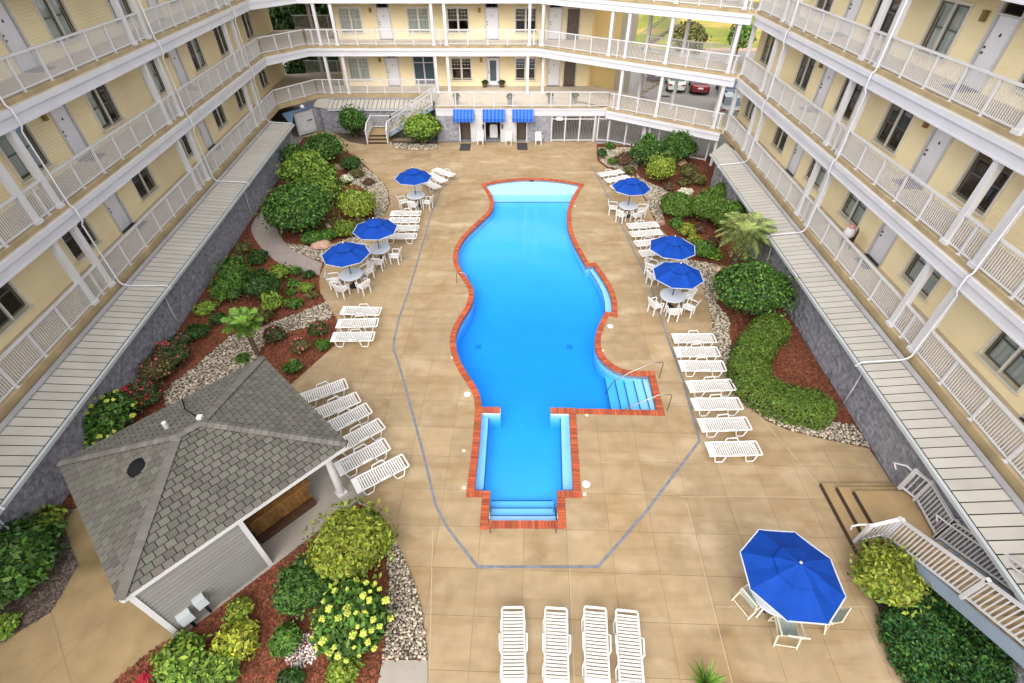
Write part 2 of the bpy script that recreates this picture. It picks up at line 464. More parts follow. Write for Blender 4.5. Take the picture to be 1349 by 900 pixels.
def scatter(poly, step, jit=0.45, holes=()):
    xs = [p[0] for p in poly]; ys = [p[1] for p in poly]; out = []
    y = min(ys); row = 0
    while y < max(ys):
        x = min(xs) + (step / 2 if row % 2 else 0)
        while x < max(xs):
            a = x + rng.uniform(-jit, jit) * step; b = y + rng.uniform(-jit, jit) * step
            if inside(a, b, poly) and not any(inside(a, b, h) for h in holes): out.append((a, b))
            x += step
        y += step * 0.87; row += 1
    return out

# unit icosahedron
_t = (1 + 5 ** .5) / 2
ICO_V = np.array([(-1, _t, 0), (1, _t, 0), (-1, -_t, 0), (1, -_t, 0), (0, -1, _t), (0, 1, _t), (0, -1, -_t), (0, 1, -_t), (_t, 0, -1), (_t, 0, 1), (-_t, 0, -1), (-_t, 0, 1)]) / math.hypot(1, _t)
ICO_F = np.array([(0, 11, 5), (0, 5, 1), (0, 1, 7), (0, 7, 10), (0, 10, 11), (1, 5, 9), (5, 11, 4), (11, 10, 2), (10, 7, 6), (7, 1, 8), (3, 9, 4), (3, 4, 2), (3, 2, 6), (3, 6, 8), (3, 8, 9), (4, 9, 5), (2, 4, 11), (6, 2, 10), (8, 6, 7), (9, 8, 1)])
nrng = np.random.default_rng(11)
def np_mesh(name, V, Fc, m, smooth=False):
    """V (n,3), Fc (k,c) with one corner count"""
    me = bpy.data.meshes.new(name); k, c = Fc.shape
    me.vertices.add(len(V)); me.vertices.foreach_set('co', np.ascontiguousarray(V, dtype=np.float32).ravel())
    me.loops.add(k * c); me.loops.foreach_set('vertex_index', np.ascontiguousarray(Fc, dtype=np.int32).ravel())
    me.polygons.add(k); me.polygons.foreach_set('loop_start', np.arange(0, k * c, c, dtype=np.int32))
    if smooth: me.polygons.foreach_set('use_smooth', np.ones(k, dtype=bool))
    me.update(calc_edges=True); me.validate()
    for mm in (m if isinstance(m, (list, tuple)) else [m]): me.materials.append(mm)
    return me
def blobs(points, size, flat, smooth=True):
    """many small irregular stones: returns V, F"""
    n = len(points); P = np.array([(p[0], p[1], p[2] if len(p) > 2 else 0) for p in points])
    s = size * nrng.uniform(0.6, 1.35, (n, 1, 1)) * np.array([1, 1, flat]) * nrng.uniform(0.75, 1.25, (n, 1, 3))
    j = ICO_V[None] * nrng.uniform(0.78, 1.2, (n, 12, 1))
    a = nrng.uniform(0, 2 * PI, n); c, sn = np.cos(a)[:, None], np.sin(a)[:, None]
    q = j * s; x = q[..., 0] * c - q[..., 1] * sn; y = q[..., 0] * sn + q[..., 1] * c
    V = np.stack([x, y, q[..., 2]], -1) + P[:, None, :]
    Fc = ICO_F[None] + (np.arange(n) * 12)[:, None, None]
    return V.reshape(-1, 3), Fc.reshape(-1, 3)
def stones(name, poly, step, size, m, z, label, cat, holes=()):
    pts = [(x, y, z + rng.uniform(-.01, .02)) for x, y in scatter(poly, step, 0.5, holes)]
    V, Fc = blobs(pts, size, 0.6)
    return tag(link(name, np_mesh(name, V, Fc, m, True)), label, cat, kind='stuff')
def chips(name, poly, step, m, z, label, cat, holes=()):
    pts = scatter(poly, step, 0.5, holes); n = len(pts)
    if not n: return None
    P = np.array(pts); a = nrng.uniform(0, PI, n); L = nrng.uniform(.03, .075, n); W = nrng.uniform(.012, .028, n); tz = nrng.uniform(-.35, .35, n)
    c, s = np.cos(a), np.sin(a)
    V = np.zeros((n, 4, 3))
    for k, (sx, sy) in enumerate(((-1, -1), (1, -1), (1, 1), (-1, 1))):
        V[:, k, 0] = P[:, 0] + sx * L * c - sy * W * s; V[:, k, 1] = P[:, 1] + sx * L * s + sy * W * c
        V[:, k, 2] = z + 0.02 + sx * L * tz + nrng.uniform(0, .008, n)
    Fc = np.arange(n * 4).reshape(n, 4)
    return tag(link(name, np_mesh(name, V.reshape(-1, 3), Fc, m)), label, cat, kind='stuff')

# ================================================================== GROUND, POOL, DECK, BEDS
aL, aR = R(-4.248), R(1.88)
dL, nL = Vector((math.sin(aL), math.cos(aL))), Vector((math.cos(aL), -math.sin(aL)))
dR, nR = Vector((math.sin(aR), math.cos(aR))), Vector((math.cos(aR), -math.sin(aR)))
def wl(X, s): q = nL * X + dL * s; return (q.x, q.y)
def wr(X, s): q = nR * X + dR * s; return (q.x, q.y)
XGL, XGR = -13.4, 12.0                       # faces of the grey ground-floor walls

# outer edge of the brick coping; third value 1 = sharp corner
COP = [(633.6,242.6,1),(655,237.5,0),(680,235,0),(700,234.3,0),(720,235,0),(745,237.5,0),(769.5,242.6,1),(761,256,0),(755,268,0),(752,280,0),
 (752,295,0),(756,310,0),(762,323,0),(768.5,334,0),(775.8,347,1),(784.7,346,1),(796,361,0),(805,375,0),(811,389,0),(813.2,402,0),(812.2,417.8,1),
 (802,415.3,1),(793.5,434,0),(790,450,0),(793,465,0),(803,477,0),(819,486.5,0),(836,489,0),(861,489.3,1),(866.6,510.5,1),(875.4,547,1),(758.2,544.5,1),
 (765.3,655.2,1),(743.6,655,1),(745.1,695.4,1),(632.3,695.4,1),(635.6,654.6,1),(614.2,654,1),(619.2,613.8,1),(622.8,583.6,1),(625.5,550.8,1),(626.3,537,0),(624.5,522,0),
 (618.5,509,0),(607,492.5,0),(596.5,473,0),(591.6,450,0),(595.8,433,0),(606,415,0),(616,400,0),(618.8,383,0),(610.5,369,0),(600.5,356,0),
 (596,340,0),(600,323,0),(611,308,0),(630,290.5,0),(642,280,0),(646.4,269,0),(643.7,257.8,0),(638,249,0)]
P0 = [(*at(u, v, 0.03).xy, c) for u, v, c in COP]
POOL_OUT = [(p[0], p[1]) for p in chaikin(P0, 2)]
COPW = 0.225
POOL_IN = offset(POOL_OUT, COPW)

def ring_line(poly, step):
    """points every step metres along a closed polygon with the inward normal of their edge"""
    sg = 1 if area2(poly) > 0 else -1; out = []; n = len(poly); carry = 0.0
    for i in range(n):
        a = Vector(poly[i]); b = Vector(poly[(i + 1) % n]); L = (b - a).length; e = (b - a) / max(L, 1e-9)
        nn = Vector((-e.y, e.x)) * sg; t = carry
        while t < L: out.append((a + e * t, nn, math.atan2(e.y, e.x))); t += step
        carry = t - L
    return out

FAR = [(-160, -20), (160, -20), (160, 72), (-160, 72)]
tag(sheet('parking_ground', FAR, -0.06, M['asphalt'], [POOL_OUT]), 'pale asphalt ground under and behind the hotel')
tag(sheet('lawn', [(-400, 72), (400, 72), (400, 900), (-400, 900)], -0.05, M['grass']), 'sunlit lawn beyond the parking lot')

# ---- swimming pool
pool = tag(empty('swimming_pool', (0, 16, 0)), 'blue free-form swimming pool edged with red brick, narrow lap at the near end', 'swimming pool')
bed = MB(); V, T = fill(POOL_OUT, [POOL_IN]); bed.add([(p.x, p.y, -0.005) for p in V], T)
for lp in (POOL_OUT, POOL_IN):
    n = len(lp); bed.add([(p[0], p[1], -0.005) for p in lp] + [(p[0], p[1], -0.2) for p in lp], [(i, (i + 1) % n, n + (i + 1) % n, n + i) for i in range(n)])
bed.build('coping_bed', M['mortar'], pool)
bk = MB().box((0, 0, 0), (0.088, COPW + 0.02, 0.07)).mesh('brick', M['brick'])
rest = MB(); spots = ring_line(POOL_OUT, 0.1)
stub = []
def stub_line(a, b, w):       # the two brick fingers that part the lap from the main pool
    a = Vector(a); b = Vector(b); e = (b - a).normalized(); L = (b - a).length; t = 0.05
    while t < L: stub.append((a + e * t, math.atan2(e.y, e.x), w)); t += 0.1
sl = (at(634, 540).xy, at(659.5, 540.5).xy); sr = (at(757, 541.5).xy, at(725.3, 541).xy)
stub_line(*sl, 0.30); stub_line(*sr, 0.30)
items = [((p + nn * (COPW / 2)), an, COPW + .02) for p, nn, an in spots] + [(p, an, w) for p, an, w in stub]
sg_ = 1 if area2(POOL_OUT) > 0 else -1
for i in range(len(POOL_OUT)):              # fill the outer square at re-entrant corners
    a, b, c = Vector(POOL_OUT[i - 1]), Vector(POOL_OUT[i]), Vector(POOL_OUT[(i + 1) % len(POOL_OUT)])
    e1, e2 = (b - a).normalized(), (c - b).normalized(); cr = (e1.x * e2.y - e1.y * e2.x) * sg_
    if cr < -.6:
        m_ = (b + Vector(POOL_IN[i])) / 2; nn = Vector((-e1.y, e1.x)) * sg_
        for k in (-1, 1): items.append((m_ + e1 * (k * COPW * .25), math.atan2(e1.y, e1.x), COPW))
items.sort(key=lambda q: q[0].y)
for i, (p, an, w) in enumerate(items):
    z = 0.0 + rng.uniform(-.003, .003); an += rng.uniform(-.02, .02)
    if i < 300:
        o = link('brick', bk, pool, True); o.location += Vector((p.x, p.y, z)); o.rotation_euler = (0, 0, an)
    else: rest.box((p.x, p.y, z), (0.088, w, 0.07), an)
rest.build('brick_edging', M['brick'], pool, kind='stuff')
sb = MB()
for a, b in (sl, sr):
    a = Vector(a); b = Vector(b); c = (a + b) / 2
    sb.box((c.x, c.y, -0.9), ((b - a).length, 0.26, 1.7), math.atan2((b - a).y, (b - a).x))
sb.build('dividing_wall', M['basin'], pool)

ys = [p[1] for p in POOL_IN]
YMIN, YMAX = min(ys), max(ys)
def depth(y):
    k = [(YMIN, .70), (9.0, .72), (11, .90), (14.5, 1.06), (18, 1.0), (23, .64), (25, .48), (YMAX, .46)]
    for (a, da), (b, db) in zip(k, k[1:]):
        if y <= b: return -(da + (db - da) * max(0, (y - a)) / (b - a))
    return -.8
V, T = fill(POOL_IN, [], [(x, y) for x, y in scatter(offset(POOL_IN, .4), 0.9, 0.1)])
bs = MB(); bs.add([(p.x, p.y, depth(p.y)) for p in V], T)
n = len(POOL_IN); bs.add([(p[0], p[1], -0.0) for p in POOL_IN] + [(p[0], p[1], -2.2) for p in POOL_IN], [(i, n + i, n + (i + 1) % n, (i + 1) % n) for i in range(n)])
bs.build('basin', M['basin'], pool)
WZ = -0.10
wat = MB(); wp = offset(POOL_IN, -0.03)
V, T = fill(wp); wat.add([(p.x, p.y, WZ) for p in V], T); wat.add([(p.x, p.y, -2.6) for p in V], [tuple(reversed(t)) for t in T])
n = len(wp); wat.add([(p[0], p[1], WZ) for p in wp] + [(p[0], p[1], -2.6) for p in wp], [(i, n + i, n + (i + 1) % n, (i + 1) % n) if area2(wp) < 0 else ((i + 1) % n, n + (i + 1) % n, n + i, i) for i in range(n)])
# weld so that the volume is closed
bmw = bmesh.new(); mew = wat.mesh('pool_water', M['water']); bmw.from_mesh(mew); bmesh.ops.remove_doubles(bmw, verts=bmw.verts, dist=1e-4)
bmesh.ops.recalc_face_normals(bmw, faces=bmw.faces); bmw.to_mesh(mew); bmw.free()
tag(link('pool_water', mew), 'clear blue pool water', kind='structure')

def step(pts, z, nose=None, name='step'):
    """an underwater ledge: prism from the floor to z, with a dark tile line along nose (two or more points)"""
    if area2(pts) < 0: pts = pts[::-1]
    o = MB().prism(pts, -2.1, z).build(name, M['basin'], pool)
    if nose:
        nb = MB()
        for a, b in zip(nose, nose[1:]): nb.bar((a[0], a[1], z - .015), (b[0], b[1], z - .012), .035, .03)
        nb.build('nosing', M['tile_line'], o)
    return o
# near end steps (walking down away from the viewer)
xl, xr = at(645.5, 684).x - .02, at(732.0, 684).x + .02
yb = at(690, 686.5, -.1).y - .05
for v, z in ((679.5, -.20), (669.5, -.36), (659.8, -.50)):
    y1 = at(690, v, z).y; step([(xl, yb), (xr, yb), (xr, y1), (xl, y1)], z, [(xl + .03, y1), (xr - .03, y1)])
# benches along both sides of the lap
lo = px([(633, 552), (626.5, 645.5)], -.35); li = px([(644, 552), (637.6, 646)], -.35)
step([(lo[0][0] - .1, lo[0][1]), li[0], li[1], (lo[1][0] - .1, lo[1][1])], -.30, [li[0], li[1]], 'bench')
ro = px([(748.6, 552), (753.6, 646.5)], -.35); ri = px([(738, 552), (740.6, 647)], -.35)
step([(ro[0][0] + .1, ro[0][1]), (ro[1][0] + .1, ro[1][1]), ri[1], ri[0]], -.27, [ri[0], ri[1]], 'bench')
# side stairs
xe = at(868, 520).x - .12
for (ut, vt, ub, vb), z in (((848, 498, 853.5, 539), -.20), ((835.5, 497, 841.5, 539), -.30), ((822, 497, 829, 539), -.40), ((811, 498, 816.5, 539), -.50), ((798.5, 498, 802.3, 539), -.60)):
    a = at(ut, vt, z).xy; b = at(ub, vb, z).xy; x = (a.x + b.x) / 2
    step([(x, a.y + .1), (x, b.y - .12), (xe, b.y - .12), (xe, a.y + .1)], z, [(x, a.y + .05), (x, b.y - .1)])
# curved bench on the right side
cb = px([(767, 345), (776, 355), (786, 370), (793, 384), (796.5, 398), (797, 417)], -.22)
co = px([(818, 418), (816, 396), (810, 378), (798, 360), (788, 346), (782, 344)], -.22)
step(cb + co, -.24, cb, 'bench')
# shallow shelf at the far end
sh1 = px([(640, 267.0), (766, 267.0)], -.3); sh0 = px([(630, 257), (775, 257)], -.15)
def clip_shelf(ycut):
    pts = [(p[0], p[1]) for p in offset(POOL_IN, -.02)]; out = []
    n = len(pts)
    for i in range(n):
        a, b = pts[i], pts[(i + 1) % n]
        if a[1] >= ycut: out.append(a)
        if (a[1] >= ycut) != (b[1] >= ycut):
            t = (ycut - a[1]) / (b[1] - a[1]); out.append((a[0] + t * (b[0] - a[0]), ycut))
    return out
for yc, z in ((sh1[0][1], -.26), (sh0[0][1], -.135)):
    pp = clip_shelf(yc); xs = sorted(p[0] for p in pp if abs(p[1] - yc) < 1e-6)
    step(pp, z, [(xs[0], yc), (xs[-1], yc)] if z < -.2 else None, 'shelf')

for u, v in ((630, 459), (750, 459)):
    q = at(u, v, -1.1); MB().box((q.x, q.y, depth(q.y) + .02), (.26, .26, .03)).build('main_drain', M['drain_cover'], pool)
for u, v in ((688, 556), (758, 528), (647, 396)):
    q = at(u, v, -.7); MB().lathe([(.07, 0), (.07, .02), (0, .02)], 12, (q.x, q.y, depth(q.y) + .005)).build('floor_inlet', M['white'], pool)
# ---- deck of concrete slabs
wallL = lambda s: wl(XGL, s)
wallR = lambda s: wr(XGR, s)
left_edge = [(563,940),(564,870),(562,851),(554,796),(541.5,756),(527,725),(512,700),(499,683),(477,660)]
left_up = [(440,630),(386,560),(360,526),(386.6,503),(413,480),(440.8,455),(444.6,424),(438.6,413),(430,400),(422,386),(420,373),(421.6,361),(428,348),(470,318),(500,296),(514,268),(511,250),(502,238),(488,225),(470,207),(447,196),(440,186),(425,183),(400,180.5)]
deck_top = [(421,171.5),(484,177),(579,187.5),(650,187.2),(724,186.3),(781,182)]
right_edge = [(786,190),(787,212),(800,222),(836,230),(845,255),(855,272),(860,286),(868,298),(885,318),(905,345),(926,379),(936,412),(941,450),(949.7,477.7),(964.8,503),(980,530.6),(1010,554.6),(1039,567),(1084.6,578.5),(1145,591)]
right_low = [(1165,622),(1183,650),(1240,715),(1130,733),(1132,764),(1154,795.5),(1165.5,824),(1174,853),(1194,878),(1205.5,900),(1222,940)]
DECK = px(left_edge + left_up + deck_top + right_edge + right_low)
deck = tag(sheet('pool_deck', DECK, -0.009, M['joint'], [POOL_OUT]), 'tan concrete pool deck', kind='structure')
V, T = fill(DECK, [POOL_OUT])
bm = bmesh.new(); bv = [bm.verts.new((p.x, p.y, 0.0)) for p in V]
for t in T: bm.faces.new([bv[i] for i in t])
rot = Matrix.Rotation(aR, 4, 'Z')                      # deck joints run parallel to the right-hand wing
for v in bm.verts: v.co = rot @ v.co
SX, SY, X0, Y0, G = 1.28, 1.24, 0.11, 6.05, 0.006
def cuts(lo, hi, o, s): k = math.ceil((lo - o) / s); r = []; \
    r = [o + s * i for i in range(k, int((hi - o) / s) + 1)]; return r
xs = [v.co.x for v in bm.verts]; ysv = [v.co.y for v in bm.verts]
for c in cuts(min(xs), max(xs), X0, SX):
    for d in (-G, G):
        bmesh.ops.bisect_plane(bm, geom=bm.verts[:] + bm.edges[:] + bm.faces[:], plane_co=(c + d, 0, 0), plane_no=(1, 0, 0), dist=1e-5)
for c in cuts(min(ysv), max(ysv), Y0, SY):
    for d in (-G, G):
        bmesh.ops.bisect_plane(bm, geom=bm.verts[:] + bm.edges[:] + bm.faces[:], plane_co=(0, c + d, 0), plane_no=(0, 1, 0), dist=1e-5)
cells = {}
for f in bm.faces:
    c = f.calc_center_median(); gx, gy = (c.x - X0) / SX, (c.y - Y0) / SY
    ix, iy = math.floor(gx), math.floor(gy)
    big = 1 if iy < 7 else (2 if iy < 17 else 4)        # farther off the joints show wider apart
    fx, fy = (gx - ix) * SX, (gy - iy) * SY
    inx = fx < G or fx > SX - G; iny = fy < G or fy > SY - G
    if big == 1:
        if inx or iny: continue
        key = (1, ix, iy)
    else:
        kx, ky = ix // big, (iy - 7) // big
        ex = (inx and ((ix % big == 0 and fx < G) or (ix % big == big - 1 and fx > SX - G)))
        ey = (iny and (((iy - 7) % big == 0 and fy < G) or ((iy - 7) % big == big - 1 and fy > SY - G)))
        if ex or ey: continue
        key = (big, kx, ky)
    cells.setdefault(key, []).append(f)
inv = rot.inverted()
for key, fs in cells.items():
    idx = {}; vs = []; ff = []; ec = {}
    for f in fs:
        t = []
        for v in f.verts:
            if v not in idx: idx[v] = len(vs); q = inv @ v.co; vs.append((q.x, q.y, 0.0))
            t.append(idx[v])
        ff.append(t)
        for a, b in zip(t, t[1:] + t[:1]): ec[(a, b)] = 1
    mb = MB(); mb.add(vs, ff)
    for (a, b) in ec:
        if (b, a) not in ec:
            A, B = vs[a], vs[b]; mb.add([A, B, (B[0], B[1], -.035), (A[0], A[1], -.035)], [(3, 2, 1, 0)])
    mb.build('paving_slab', M['slab'], deck)
bm.free()

pj = MB()
for (a, b) in (((1000, 548), (1079.6, 640)), ((905, 663), (986, 985)), ((895, 654.5), (1079, 655)), ((942, 799.5), (985, 799.5)), ((1105, 799.5), (1156, 799.5)), ((750, 741), (758, 930)), ((570, 700), (566, 880))):
    A, B = at(*a, .0035), at(*b, .0035); pj.bar(A, B, .017, .003)
tag(pj.build('pale_joint', M['pale_joint'], kind='structure'), 'pale caulked joints in the deck')
# drain line round the pool
DR = [(612,231),(595,238),(579.4,252),(567,285.5),(549,348.5),(536.6,388.8),(526.5,416.5),(519,448),(518.5,460),(526.5,482.8),(541.6,538),(556.7,593.6),(574,666),(590,696),(629,746.8),(788,746.5),(850,675.5),(921.5,581),(899.5,500),(881,450),(869,414),(856.5,373.7),(831,323),(811,279),(791,240),(779,218)]
dp = [at(u, v, .006) for u, v in DR]
dr = MB(); W2 = .042; ev = []
for i, a in enumerate(dp):
    e1 = (a - dp[i - 1]).normalized() if i else (dp[1] - a).normalized(); e2 = (dp[i + 1] - a).normalized() if i < len(dp) - 1 else e1
    b = (e1 + e2).normalized(); nn = Vector((-b.y, b.x, 0)) * (W2 / max(.5, b.dot(e1))); ev += [a - nn, a + nn]
dr.add(ev, [(2 * i, 2 * i + 2, 2 * i + 3, 2 * i + 1) for i in range(len(dp) - 1)])
tag(dr.build('deck_drain', M['drain'], kind='structure'), 'grey drain channel set in the deck round the pool')

# skimmer lids
lid = MB().lathe([(.13, 0), (.13, .008), (.10, .012), (.0, .012)], 20).mesh('skimmer_lid', M['white'])
sq = MB().box((0, 0, .005), (.11, .11, .01)).mesh('skimmer_lid', M['cream'])
for (u, v, big, lab) in ((772,638,1,'round white skimmer lid right of the narrow near lap'),(615.5,519.5,1,'round white skimmer lid left of the pool waist'),(803.5,655,0,None),(611,594,0,'small cream cover left of the lap, halfway along'),(611,643,0,'small cream cover at the near left corner of the lap'),
        (770,651,0,'small cream cover beside the near right corner of the lap'),(773,547,0,'small cream cover below the side stairs'),(804,430,1,'round white skimmer lid beside the curved bench on the right'),(794,462,0,'small cream cover right of the pool waist'),(757.5,272,0,'small cream cover right of the far end of the pool'),(596,471,0,'small cream cover left of the main pool')):
    if not lab: continue
    o = link('skimmer_lid', lid if big else sq); o.location = at(u, v, .002)
    tag(o, lab, 'skimmer lid', 'skimmer lids and covers round the pool')

# ---- beds
wl_up = [wallL(s) for s in (36.8, 30, 24, 18, 12, 7.0)]
BEDL = wl_up + px([(70, 672), (101, 669), (150, 640), (300, 560)] + [(360, 526)] + left_up[3:])
PATH = px(chaikin([(390,240),(372,247),(357,257),(336,289),(329,302),(339,321),(350,333),(363,345),(381,354),(398.6,360),(421,363,1),(424.5,347.5,1),(406,339),(387,331.5),(375,321),(366,305),(361,290),(366,270),(392,246)], 1) and
          [(p[0], p[1]) for p in chaikin([(390,240,1),(372,247,0),(357,257,0),(336,289,0),(329,302,0),(339,321,0),(350,333,0),(363,345,0),(381,354,0),(398.6,360,0),(421,363,1),(424.5,347.5,1),(406,339,0),(387,331.5,0),(375,321,0),(366,305,0),(361,290,0),(366,270,0),(392,246,1)], 2)])
tag(sheet('mulch_bed', BEDL, 0.0, M['mulch']), 'red mulch bed along the left wing')
tag(sheet('garden_path', PATH, 0.03, M['aggregate'], skirt=.05), 'curved grey aggregate path')
GA1 = px([(376,321),(399,323),(411,327),(440,322),(470,311),(474,316),(428,347),(406,338.5),(387,331)])
GA2 = px([(472,214),(488,226),(502,238.5),(510.5,250),(513,267),(505,288),(494,290),(490,262),(478,248),(464,243),(458,230)])
GB = px([(430,398),(393,413.7),(363,424),(334,436),(304,443),(274.5,468.6),(252,488),(233,500),(215,520),(222,545),(300,520),(340,472),(348.6,455),(372,440),(408,431.5),(436,421),(438,412)])
for poly, lab in ((GA1, 'pale river stones between the path and the umbrellas'), (GA2, 'pale river stones around the yellow-green round shrub'), (GB, 'diagonal strip of pale river stones crossing the left bed')):
    tag(sheet('stone_bed', poly, 0.008, M['mulchd']), None)
    stones('river_stones', poly, .08, .05, M['stone'], .03, lab, 'stones')
chips('mulch_chips', BEDL, .062, M['chip'], 0.0, 'red shredded mulch in the left bed', 'mulch', [PATH, GB, GA1, GA2])
# ground round the bar pavilion
WALK = px([(-150,935),(0,848),(67,807),(103,745),(80,681),(101,669),(150,690),(300,760),(235,838),(200,858),(130,915),(40,975),(-150,1050)])
walk = tag(sheet('walkway', WALK, 0.012, M['walk'], skirt=.05), 'stained tan concrete walkway beside the bar pavilion')
wj = MB()
for a, b in (((67, 807), (95, 905)), ((40, 910), (165, 790)), ((0, 895), (140, 818))):
    A, B = at(*a, .014), at(*b, .014); wj.bar(A, B, .02, .004)
wj.build('walkway_joint', M['joint'], walk)
BEDF = px([(200,858),(235,838),(360,747),(477,660),(499,683),(512,700),(527,725),(541.5,756),(554,796),(562,851),(563.8,869.5),(504,869.5),(492,935),(110,935),(130,915)])
tag(sheet('mulch_bed', BEDF, 0.004, M['mulch']), 'red mulch bed in front of the bar pavilion')
GF = px([(473,664),(477,660),(499,683),(512,700),(527,725),(541.5,756),(554,796),(562,851),(563.8,869),(504,869),(509,831),(513,775),(508,733),(498,694)])
tag(sheet('stone_bed', GF, .010, M['mulchd']))
stones('river_stones', GF, .06, .038, M['stone'], .035, 'grey and tan river stones edging the deck by the pavilion bed', 'stones')
WS = [tuple(at(400 + 20 * math.cos(a) * (1 + .15 * math.sin(3 * a)) - 9 * math.sin(a), 858 + 24 * math.sin(a)).xy) for a in [i * PI / 8 for i in range(16)]]
stones('white_stones', WS, .05, .03, M['whitestone'], .025, 'patch of small white stones beside a little green shrub', 'stones')
chips('mulch_chips', BEDF, .05, M['chip'], 0.004, 'red shredded mulch in front of the pavilion', 'mulch', [GF])
tag(sheet('concrete_pad', px([(504,870),(563.5,870),(563,940),(490,940)]), .02, M['padc'], skirt=.05), 'pale square concrete pad at the bottom of the stone edging')
BEDLL = px([(-150,935),(0,848),(67,807),(103,745),(80,681),(101,669)]) + [wallL(s) for s in (7.0, 4, 1, -2)]
tag(sheet('mulch_bed', BEDLL, 0.002, M['mulchd']), 'dark mulch bed in the near left corner')
chips('mulch_chips', BEDLL, .06, M['chipd'], 0.002, 'dark grey-brown mulch in the near left corner', 'mulch')
# right-hand bed
BEDR = px(right_edge) + [wallR(s) for s in (10.0, 16, 22, 28, 31.2)] + px([(985, 205), (940, 207), (880, 200), (800, 189)])
tag(sheet('mulch_bed', BEDR, 0.0, M['mulch']), 'red mulch bed along the right wing')
R1 = px([(838,230),(852,240),(875,250),(890,260),(880,267),(871,277),(876,292),(866,294),(858,280),(850,262)])
R2 = px([(905,344),(933,347),(954,352),(960,358),(951,370),(944,382),(944,401),(961,421),(962,452),(961,478),(975,510),(1000,535),(1040,548),(1090,556),(1125,560),(1146,591),(1084.6,578.5),(1039,567),(1010,554.6),(980,530.6),(964.8,503),(949.7,477.7),(941,450),(936,412),(926,379)])
R3 = px([(788,195),(830,195),(842,212),(838,228),(800,220),(789,210)])
for poly, lab in ((R1, 'pale river stones behind the far right umbrella'), (R2, 'band of river stones following the deck past the round shrub and hedge'), (R3, 'pale stones by the lattice fence')):
    tag(sheet('stone_bed', poly, .008, M['mulchd']))
    stones('river_stones', poly, .082, .052, M['stone'], .035, lab, 'stones')
chips('mulch_chips', BEDR, .062, M['chip'], 0.0, 'red shredded mulch in the right bed', 'mulch', [R1, R2, R3])
BEDBR = px([(1130,733),(1132,764),(1154,795.5),(1165.5,824),(1174,853),(1194,878),(1205.5,900),(1222,940)]) + [(wr(XGR, 1.5)), (wr(XGR, 5.8))] + px([(1235, 722)])
tag(sheet('mulch_bed', BEDBR, 0.003, M['mulchd']), 'dark mulch bed below the near right stairs')
tag(sheet('planting_pocket', px([(437,173.5),(486,178.5),(483,191),(460,187)]), .008, M['mulchd']), 'small bed under the round shrub by the far stairs')
PK2 = px([(515,185),(577,188),(577,195),(546,197.5),(518,193)])
tag(sheet('planting_pocket', PK2, .008, M['mulchd']), 'small bed below the far staircase')
stones('river_stones', px([(517,190),(577,191),(577,196),(546,198.5),(518,195)]), .16, .10, M['stone'], .04, 'pale stones edging the bed below the far staircase', 'stones')

# ================================================================== HOTEL WINGS
FL = [2.55, 5.93, 9.30, 12.67]                # floor levels of the balconies
class Frame:
    """s runs along the facade, q outwards from the rail line towards the pool, z up"""
    def __init__(self, O, d, o): self.O = Vector(O); self.d = Vector(d); self.o = Vector(o)
    def P(self, s, q, z): p = self.O + self.d * s + self.o * q; return Vector((p.x, p.y, z))
    def M(self, s, q, z):
        """local x along the wall (to the viewer's right), y outwards, z up"""
        x = Vector((self.o.y, -self.o.x)); p = self.P(s, q, z)
        return Matrix(((x.x, self.o.x, 0, p.x), (x.y, self.o.y, 0, p.y), (0, 0, 1, p.z), (0, 0, 0, 1)))
    def box(self, mb, s0, s1, q0, q1, z0, z1):
        vs = [self.P(s, q, z) for z in (z0, z1) for s, q in ((s0, q0), (s1, q0), (s1, q1), (s0, q1))]
        f = BOXF if (self.d.x * self.o.y - self.d.y * self.o.x) > 0 else [tuple(reversed(t)) for t in BOXF]
        return mb.add(vs, f)
FLW = Frame(nL * -14.83, dL, nL)
FRW = Frame(nR * 13.30, dR, -nR)
FBW = Frame((0, 42.8), (1, 0), (0, -1))

def wall(fr, root, s0, s1, z0, z1, q, ops, m, name='wall', depth=.16):
    ss = sorted({s0, s1, *[v for o in ops for v in o[:2]]}); zz = sorted({z0, z1, *[v for o in ops for v in o[2:]]})
    mb = MB()
    for a, b in zip(ss, ss[1:]):
        for c, d in zip(zz, zz[1:]):
            ms, mz = (a + b) / 2, (c + d) / 2
            if any(o[0] < ms < o[1] and o[2] < mz < o[3] for o in ops): continue
            mb.add([fr.P(a, q, c), fr.P(b, q, c), fr.P(b, q, d), fr.P(a, q, d)], [(0, 1, 2, 3)])
    for a, b, c, d in ops:
        p = [(a, c), (b, c), (b, d), (a, d)]
        for (sa, za), (sb, zb) in zip(p, p[1:] + p[:1]):
            mb.add([fr.P(sa, q, za), fr.P(sb, q, zb), fr.P(sb, q - depth, zb), fr.P(sa, q - depth, za)], [(0, 1, 2, 3)])
    return mb.build(name, m, root)

# --- window: local x along, y out (0 = wall face), z up from the sill
WW, WH = 1.62, 1.68
def _frame():
    mb = MB()
    t = .09
    mb.box((0, .02, WH - t / 2 + .03), (WW + .16, .07, t)); mb.box((-(WW / 2 + .04), .02, WH / 2 - .01), (.08, .068, WH - t + .05)); mb.box(((WW / 2 + .04), .02, WH / 2 - .01), (.08, .068, WH - t + .05))
    mb.box((0, .0, WH / 2 - .01), (.065, .075, WH - t + .05))
    return mb.mesh('window', M['frame'])
def _sash():
    mb = MB(); w = WW / 2 - .05
    for x in (-w / 2, w / 2): mb.box((x * .94, -.05, WH / 2), (.045, .04, WH - .18))
    for z in (.11, WH / 2, WH - .11): mb.box((0, -.05, z), (w - .09, .038, .045))
    return mb.mesh('sash', M['sash'])
def _pane():
    w = WW / 2 - .10
    return MB().box((0, -.055, WH / 2), (w, .008, WH - .2)).mesh('pane', M['glass'])
